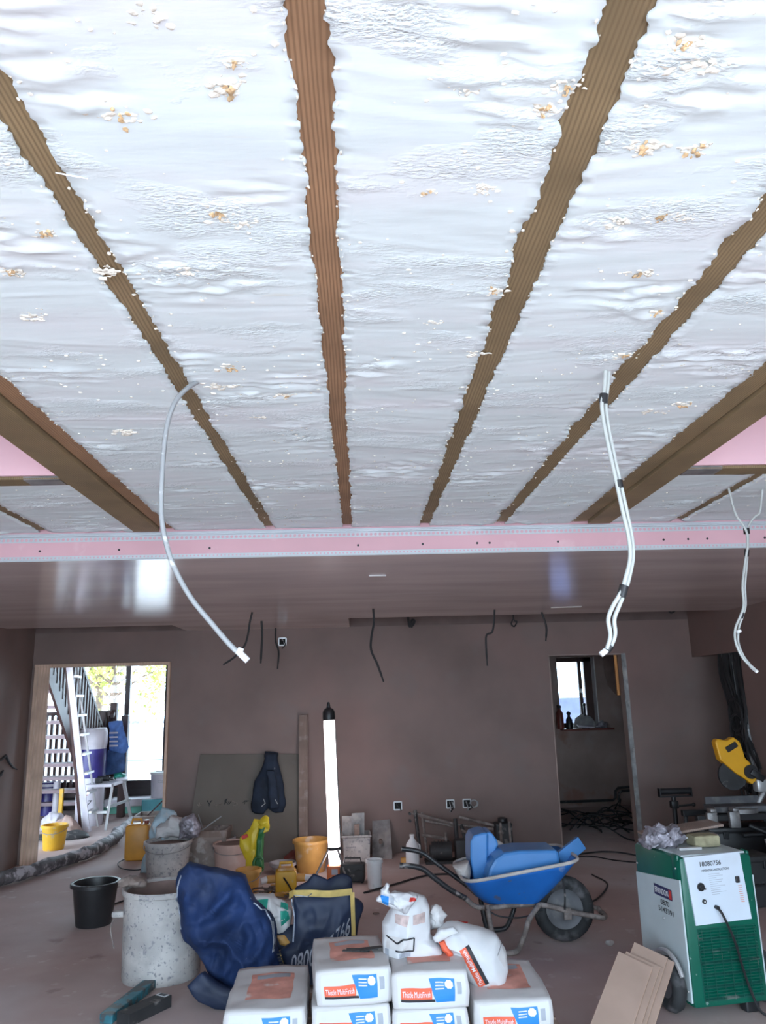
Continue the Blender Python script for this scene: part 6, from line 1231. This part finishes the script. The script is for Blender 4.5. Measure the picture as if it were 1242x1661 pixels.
rel(puff(outl([(0.322, 4, 0.503), (0.353, 4, 0.536), (0.42, 4, 0.545), (0.44, 4, 0.52), (0.38, 4, 0.496), (0.333, 4, 0.484)]), 4.0, .03, .04, amp=.010, sc=14, seed=143), 'folded_mouth', 'paper_clean', tl, smooth='all')
rel(puff(outl([(0.402, 4.2, 0.501), (0.443, 4.2, 0.522), (0.52, 4.2, 0.508), (0.473, 4.2, 0.499)]), 4.2, .02, .03, amp=.004, sc=14, seed=144), 'orange_back_edge', 'print_red', tl, smooth='all')

# ---- green and white dryer
dw, dd, dh = .425, .48, .755
dz = thing('dryer', 'green and white building dryer with control panel and grille', 'dryer', (1.650, 4.29, 0), math.radians(9.4))
MB().box((dw / 2, dd / 2, .40), (dw, dd, .71), bev=.022).build('body', 'green', dz, smooth=True)
MB().prism([(.012, .07), (.012, .645), (dd - .012, .60), (dd - .012, .07)], 'X', -.006, .004).build('side_panel', 'panel_side', dz, bevel=.002)
MB().prism([(.012, .07), (.012, .645), (dd - .012, .60), (dd - .012, .07)], 'X', dw - .004, dw + .006).build('side_panel', 'panel_side', dz, bevel=.002)
MB().box((dw / 2, dd / 2, .757), (dw - .05, dd - .04, .012), bev=.004).build('top_panel', 'panel_side', dz)
MB().box((dw - .008, .05, .68), (.02, .06, .17), bev=.009).build('corner_flange', 'green', dz, smooth=True); MB().box((.008, .05, .68), (.02, .06, .17), bev=.009).build('corner_flange', 'green', dz, smooth=True)
MB().hexa([(.052, -.008, .430), (.375, -.008, .440), (.375, .004, .440), (.052, .004, .430)], [(.025, -.008, .757), (.350, -.008, .768), (.350, .004, .768), (.025, .004, .757)]).build('control_panel', 'panel_white', dz)
def pf(u, v, off=.0095):     # panel coordinates 0..1
    x0, x1 = .052 + (.025 - .052) * v, .375 + (.350 - .375) * v; return Vector((x0 + (x1 - x0) * u, -off, .432 + .325 * v + .008 * u))
def ptext(body, u, v, su, sv, m='print_black', **k):
    tv, tf_ = text_verts(body, 1.0, **k); wm = max(q.x for q in tv); MB().add([pf(u + q.x / wm * su, v + q.y * sv) for q in tv], tf_).build('lettering', m, dz, fix=False)
ptext('18080756', .23, .845, .40, .10, bold=.012, shear=.1); ptext('OPERATING INSTRUCTIONS', .26, .76, .50, .050, bold=.006)
for k in range(11):
    z_ = .715 - k * .030; MB().add([pf(.37, z_), pf(.37 + (.20 + .07 * math.sin(k * 2.3)), z_), pf(.37 + (.20 + .07 * math.sin(k * 2.3)), z_ + .007), pf(.37, z_ + .007)], [(0, 1, 2, 3)]).build('print_line', 'print_grey', dz, fix=False)
for (u, v, r_) in ((.20, .545, .016),):
    c_ = pf(u, v, .008); MB().lathe([(r_, 0), (r_ * .9, .016), (r_ * .3, .018)], c=tuple(c_), n=6, rot=(PI / 2, 0, 0)).lathe([(r_ * 1.3, 0), (r_ * 1.3, .004), (r_ * .4, .005)], c=tuple(c_), n=20, rot=(PI / 2, 0, 0)).box((c_.x, c_.y - .018, c_.z), (.034, .012, .008), rot=(0, .5, 0), bev=.002).build('selector_knob', 'black', dz)
c_ = pf(.21, .33, .008); MB().lathe([(.011, 0), (.011, .008), (.005, .009)], c=tuple(c_), n=20, rot=(PI / 2, 0, 0)).build('fuse_cap', 'black', dz, smooth=True); MB().disc(c_ - Vector((0, .0095, 0)), (0, -1, 0), .004).build('fuse_centre', 'print_white', dz)
c_ = pf(.865, .60, .008); MB().box(tuple(c_ - Vector((0, .004, 0))), (.022, .012, .032), bev=.004).build('switch', 'black', dz)
for k in range(9): MB().add([pf(.86 + .008 * (k % 3), .50 - k * .03), pf(.93 - .006 * (k % 2), .50 - k * .03), pf(.93, .51 - k * .03), pf(.86, .51 - k * .03)], [(0, 1, 2, 3)]).build('small_print', 'orange_faded', dz, fix=False)
# grille: dark recess with horizontal louvres
MB().box((.225, -.001, .245), (.335, .006, .335)).build('grille_recess', 'mesh_green', dz)
for k in range(24): MB().box((.225, -.009, .088 + k * .0138), (.330, .010, .0045), rot=(.5, 0, 0)).build('louvre', 'green' if k % 4 else 'mesh_green', dz)
for k in range(7): MB().box((.075 + k * .05, -.015, .245), (.0025, .0025, .33)).build('grille_wire', 'mesh_green', dz)
g_ = pf(.40, .23, .008); MB().cyl(g_, g_ - Vector((0, .022, 0)), .010, 14).build('cable_gland', 'black', dz, smooth=True)
MB().tube(smoothpath([g_ - Vector((0, .015, 0)), g_ + Vector((.01, -.04, -.03)), (.235, -.045, .36), (.265, -.04, .24), (.30, -.035, .12), (.34, -.05, .02), (.42, -.08, .008)], 8), .0065, 8).build('power_cord', 'black', dz, smooth=True)
# hire sticker on the side
def sf(y, z): return Vector((-.0075, y, z))
def stext(body, y, z, w, s, m, **k):
    tv, tf_ = text_verts(body, 1.0, **k); wm = max(q.x for q in tv); MB().add([Vector((-.0095, y - q.x / wm * w, z + q.y * s + (.0) * q.x)) for q in tv], tf_).build('lettering', m, dz, fix=False)
MB().add([sf(.275, .525), sf(.095, .525), sf(.095, .58), sf(.275, .58)], [(0, 1, 2, 3)]).build('hire_sticker', 'print_navy', dz, fix=False)
MB().add([Vector((-.0082, .125, .530)), Vector((-.0082, .100, .530)), Vector((-.0082, .100, .575)), Vector((-.0082, .125, .575))], [(0, 1, 2, 3)]).build('red_mark', 'print_red', dz, fix=False)
stext('BRANDON', .265, .538, .135, .042, 'print_white', bold=.005); stext('0870', .215, .488, .085, .036, 'print_black', bold=.008); stext('5143391', .245, .450, .15, .036, 'print_black', bold=.008)
for (y_, z_) in ((.03, .70), (.44, .65), (.03, .12), (.2, .42)): MB().ball((-.009, y_, z_), .006, sub=1).build('rivet', 'steel', dz)
wl_ = tyre((0, 0, 0), .095, .035, 30, 10)
for xx in (-.055, dw + .055):
    w_ = wl_.build('wheel', 'tyre', dz, smooth=50); w_.rotation_euler = (0, 0, PI / 2); w_.location = (xx, .13, .13)
    q_ = MB().cyl((0, -.025, 0), (0, .025, 0), .065, 20).build('wheel_hub', 'rim', w_, smooth=True)
MB().cyl((-.06, .13, .13), (dw + .06, .13, .13), .012, 10).build('axle', 'steel', dz, smooth=True)
MB().tube([(-.055 + .0, .13 + .155 * math.cos(a), .13 + .155 * math.sin(a)) for a in [PI * (.05 + .8 * i / 12) for i in range(13)]], .012, 8).build('mudguard', 'alu', dz, smooth=True)
MB().box((dw / 2, dd - .06, .025), (dw - .1, .05, .05)).build('foot', 'black', dz)
MB().box((dw - .09, .04, .03), (.08, .06, .06), bev=.01).build('foot', 'black', dz)
# things on the dryer
def dl(x, y, z): return dz.matrix_world @ Vector((x, y, z))
bpy.context.view_layer.update(); zt_ = .763
mbf = MB(); rf = random.Random(8)
q = dl(.06, .26, zt_ + .05)
fo = thing('crumpled_foil', 'crumpled silvery foil ball on the left corner of the dryer top', 'foil', tuple(dl(.06, .26, zt_)))
MB().add(*(lambda m_: (m_.v, m_.f))(puff([(-.10, 0), (.07, 0), (.12, .05), (.10, .11), (.02, .10), (-.07, .11), (-.12, .05)], 0, .08, .08, amp=.035, sc=22, seed=151, rings=9))).build('foil', 'foil', fo, smooth=60)
for k in range(5): MB().tube([(rf.uniform(-.09, .08), rf.uniform(-.05, 0), .03), (rf.uniform(-.12, .08), rf.uniform(-.1, -.04), rf.uniform(.0, .1))], .008, 6).build('foil_strand', 'foil', fo)
def flatbar(name, label, c, d, rz, m, cat, rot=None, bev=.004):
    t = MB().box((0, 0, 0), d, bev=bev).build(name, m, loc=tuple(c)); t.rotation_euler = rot or (0, 0, rz); return tag(t, label, cat)
flatbar('board_scrap', 'grey splintered board lying across the dryer top', dl(.22, .33, zt_ + .075), (.46, .15, .014), .1, 'plank', 'board', rot=(.05, -.09, .15)); flatbar('board_scrap', 'second grey board under the splintered one on the dryer', dl(.19, .30, zt_ + .040), (.40, .13, .014), .1, 'steel', 'board', rot=(0, -.06, -.1))
flatbar('sponge', 'olive brown sponge block on the dryer top behind the panel', dl(.275, .20, zt_ + .033), (.15, .11, .06), .1, 'sponge', 'sponge', bev=.012)
flatbar('metal_strip', 'short silver metal strip on the dryer top by the foil', dl(.145, .13, zt_ + .008), (.13, .03, .014), .1, 'alu', 'strip', bev=.002)
# boards leaning by the dryer
P0 = Vector((1.03, 3.86, .02)); P1 = Vector((1.348, 4.22, 0.302))
Ld = (P1 - P0).normalized(); Wd = Vector((.70, -.58, -.40)); Wd = (Wd - Ld * Wd.dot(Ld)).normalized(); Nd = Ld.cross(Wd).normalized()
if Nd.y > 0: Wd = -Wd; Nd = -Nd
for k, (lab, so, lo) in enumerate((('front board of the leaning stack of cut boards beside the dryer', 0, 0), ('second board of the leaning stack, standing slightly higher', .035, .02), ('third board of the leaning stack, furthest up to the right', .055, .10), ('rear board of the leaning stack, against the dryer wheel', .095, .09))):
    ln_ = (P1 - P0).length; o_ = P0 - Nd * (.024 * k) + Vector((so, 0, 0)) + Ld * lo; R_ = Matrix((Ld, Wd, Nd)).transposed()
    t = thing('cut_board', lab, 'board', tuple(o_)); t.rotation_euler = R_.to_euler(); 
    MB().box((ln_ / 2 - lo / 2, 0, 0), (ln_ + lo - .0, .165, .019)).build('face', 'mdf', t); 
    for s in (-1, 1): MB().box((ln_ / 2 - lo / 2, s * .0833, 0), (ln_ + lo + .001, .0015, .0188)).build('cut_edge', 'mdf_edge', t)
# teal rail and black box at the lower left
e1, e0 = (-1.248, 5.154, 0), (-1.369, 4.527, 0); a_ = math.atan2(e1[1] - e0[1], e1[0] - e0[0]); ln = math.hypot(e1[1] - e0[1], e1[0] - e0[0])
t = thing('teal_level', 'long teal plastic straightedge crusted with plaster, lying at the lower left', 'tool', (e0[0] + .02, e0[1], 0), a_)
MB().box((ln / 2, 0, .024), (ln, .07, .045), bev=.005).build('body', 'teal', t); MB().box((ln / 2, .037, .030), (ln - .02, .010, .03), bev=.003).build('side_rib', 'teal', t)
for k in range(9): MB().box((.06 + k * ln / 9.5, -.034, .02), (.012, .008, .03), bev=.002).build('side_tooth', 'teal', t)
e1, e0 = (-1.097, 4.744, 0), (-1.202, 4.573, 0); a_ = math.atan2(e1[1] - e0[1], e1[0] - e0[0])
t = thing('carton', 'small black carton with white barcode label on the floor at the lower left', 'carton', ((e1[0] + e0[0]) / 2 - .01, (e1[1] + e0[1]) / 2 - .01, 0), a_)
MB().box((-.03, 0, .03), (.30, .09, .06), bev=.003).build('body', 'black_dusty', t); MB().box((.095, 0, .0608), (.035, .07, .0012)).box((.1203, 0, .032), (.001, .075, .045)).build('label', 'print_white', t)
for k in range(6): MB().box((.085 + k * .0045, 0, .0618), (.002, .05, .0008)).build('bar', 'print_black', t)

# ---- long pale cables hanging from the joists
def longcable(label, strands, tapes, ends, m):
    t = thing('ceiling_cable', label, 'cable', strands[0][0][0])
    for P, r_ in strands: rel(MB().tube(smoothpath(P, 8), r_, 10), 'sheath', m, t, smooth=True)
    for a, b, r_ in tapes: rel(MB().tube([a, b], r_, 12), 'black_tape', 'black', t, smooth=True)
    for a, b, r_, mm in ends: rel(MB().tube([a, b], r_, 8), 'bare_end', mm, t, smooth=True)
    return t
w1 = [(-0.464, 2.14, 2.538), (-0.493, 2.12, 2.51), (-0.521, 2.1, 2.46), (-0.541, 2.1, 2.389), (-0.548, 2.1, 2.296), (-0.549, 2.1, 2.206), (-0.545, 2.1, 2.117), (-0.528, 2.1, 2.038), (-0.501, 2.1, 1.968), (-0.456, 2.1, 1.891), (-0.396, 2.1, 1.818), (-0.35, 2.1, 1.765), (-0.32, 2.1, 1.736)]
w1[0] = (w1[0][0], w1[0][1] + .02, 2.552)
longcable('long grey cable curving down from the left joist, ending above the tube lamp side', [(w1, .0072)], [], [((-0.328, 2.1, 1.746), (-0.3, 2.1, 1.72), .0088, 'white'), ((-0.327, 2.1, 1.751), (-0.313, 2.1, 1.746), .006, 'white')], 'cable_grey')
wa = [(0.744, 2.1, 2.537), (0.734, 2.1, 2.486), (0.722, 2.1, 2.438), (0.723, 2.1, 2.371), (0.733, 2.1, 2.276), (0.743, 2.1, 2.193), (0.752, 2.1, 2.111), (0.761, 2.1, 2.04), (0.76, 2.1, 1.978), (0.74, 2.1, 1.918), (0.723, 2.1, 1.88), (0.697, 2.1, 1.842), (0.682, 2.1, 1.808), (0.684, 2.1, 1.766), (0.671, 2.1, 1.728)]
wb_ = [(0.757, 2.11, 2.541), (0.747, 2.11, 2.49), (0.737, 2.11, 2.441), (0.738, 2.11, 2.374), (0.747, 2.11, 2.279), (0.757, 2.11, 2.196), (0.767, 2.11, 2.113), (0.774, 2.11, 2.041), (0.771, 2.11, 1.98), (0.753, 2.11, 1.919), (0.737, 2.11, 1.881), (0.717, 2.11, 1.842), (0.702, 2.11, 1.809), (0.7, 2.11, 1.767), (0.68, 2.11, 1.725)]
wa[0] = (wa[0][0], wa[0][1], 2.552); wb_[0] = (wb_[0][0], wb_[0][1], 2.552)
longcable('paired white cables bound with black tape, hanging from the ragged joist', [(wa, .0060), (wb_, .0060)], [((0.732, 2.105, 2.469), (0.728, 2.105, 2.441), .013), ((0.749, 2.105, 2.205), (0.75, 2.105, 2.183), .0125), ((0.737, 2.105, 1.901), (0.725, 2.105, 1.87), .013), ((0.683, 2.105, 1.737), (0.672, 2.105, 1.724), .010)], [((0.672, 2.105, 1.727), (0.654, 2.105, 1.714), .008, 'white')], 'cable_white')
wc = [(1.775, 3.5, 2.478), (1.791, 3.5, 2.423), (1.822, 3.5, 2.363), (1.834, 3.5, 2.324), (1.829, 3.5, 2.264), (1.805, 3.5, 2.177), (1.78, 3.5, 2.076), (1.774, 3.5, 1.99), (1.753, 3.5, 1.94), (1.719, 3.5, 1.878), (1.713, 3.5, 1.817), (1.733, 3.5, 1.753), (1.765, 3.5, 1.711), (1.79, 3.5, 1.691)]
wd = [(1.877, 3.52, 2.408), (1.859, 3.52, 2.366), (1.851, 3.52, 2.328), (1.842, 3.52, 2.268), (1.824, 3.52, 2.18), (1.802, 3.52, 2.078), (1.793, 3.52, 1.992), (1.774, 3.52, 1.941), (1.747, 3.52, 1.885), (1.735, 3.52, 1.818), (1.752, 3.52, 1.754), (1.78, 3.52, 1.711)]
wc[0] = (wc[0][0], wc[0][1], 2.555); wd[0] = (wd[0][0], wd[0][1], 2.40)
we = [(1.954, 3.52, 2.449), (1.922, 3.52, 2.432), (1.895, 3.52, 2.408), (1.863, 3.52, 2.354)]; we[0] = (we[0][0], we[0][1], 2.555)
longcable('thin white cable pair with black tape knots at the right edge of the picture', [(wc, .0055), ([we[0], we[1], we[2], wd[1]] + wd[2:], .0050)], [((1.84, 3.51, 2.35), (1.839, 3.51, 2.323), .014), ((1.829, 3.51, 2.246), (1.822, 3.51, 2.216), .011), ((1.768, 3.51, 1.952), (1.756, 3.51, 1.929), .010)], [((1.77, 3.51, 1.711), (1.8, 3.51, 1.683), .008, 'white'), ((1.732, 3.5, 1.873), (1.736, 3.5, 1.861), .012, 'white')], 'cable_white')

# ---------------------------------------------------------------- pieces that belong to a part go under that part
def under(root, part, names):
    pa = [c for c in root.children if c.name.split('.')[0] == part]
    if not pa: return
    for c in list(root.children):
        if c.name.split('.')[0] in names and c is not pa[0]: c.parent = pa[0]
under(dz, 'grille_recess', ('louvre', 'grille_wire'))
for c in list(dz.children):
    n = c.name.split('.')[0]
    if n in ('selector_knob', 'fuse_cap', 'fuse_centre', 'switch', 'small_print', 'print_line', 'cable_gland') or (n == 'lettering' and min(v.co.x for v in c.data.vertices) > .0): c.parent = [k for k in dz.children if k.name.split('.')[0] == 'control_panel'][0]
for c in list(dz.children):
    n = c.name.split('.')[0]
    if n in ('red_mark', 'lettering'): c.parent = [k for k in dz.children if k.name.split('.')[0] == 'hire_sticker'][0]
for o in list(bpy.data.objects):
    if o.name.split('.')[0] == 'plaster_bag': under(o, 'orange_strip', ('lettering',)); under(o, 'blue_panel', ('print_line', 'rosette'))
    if o.get('label') and o.type == 'EMPTY': under(o, 'contents', ())
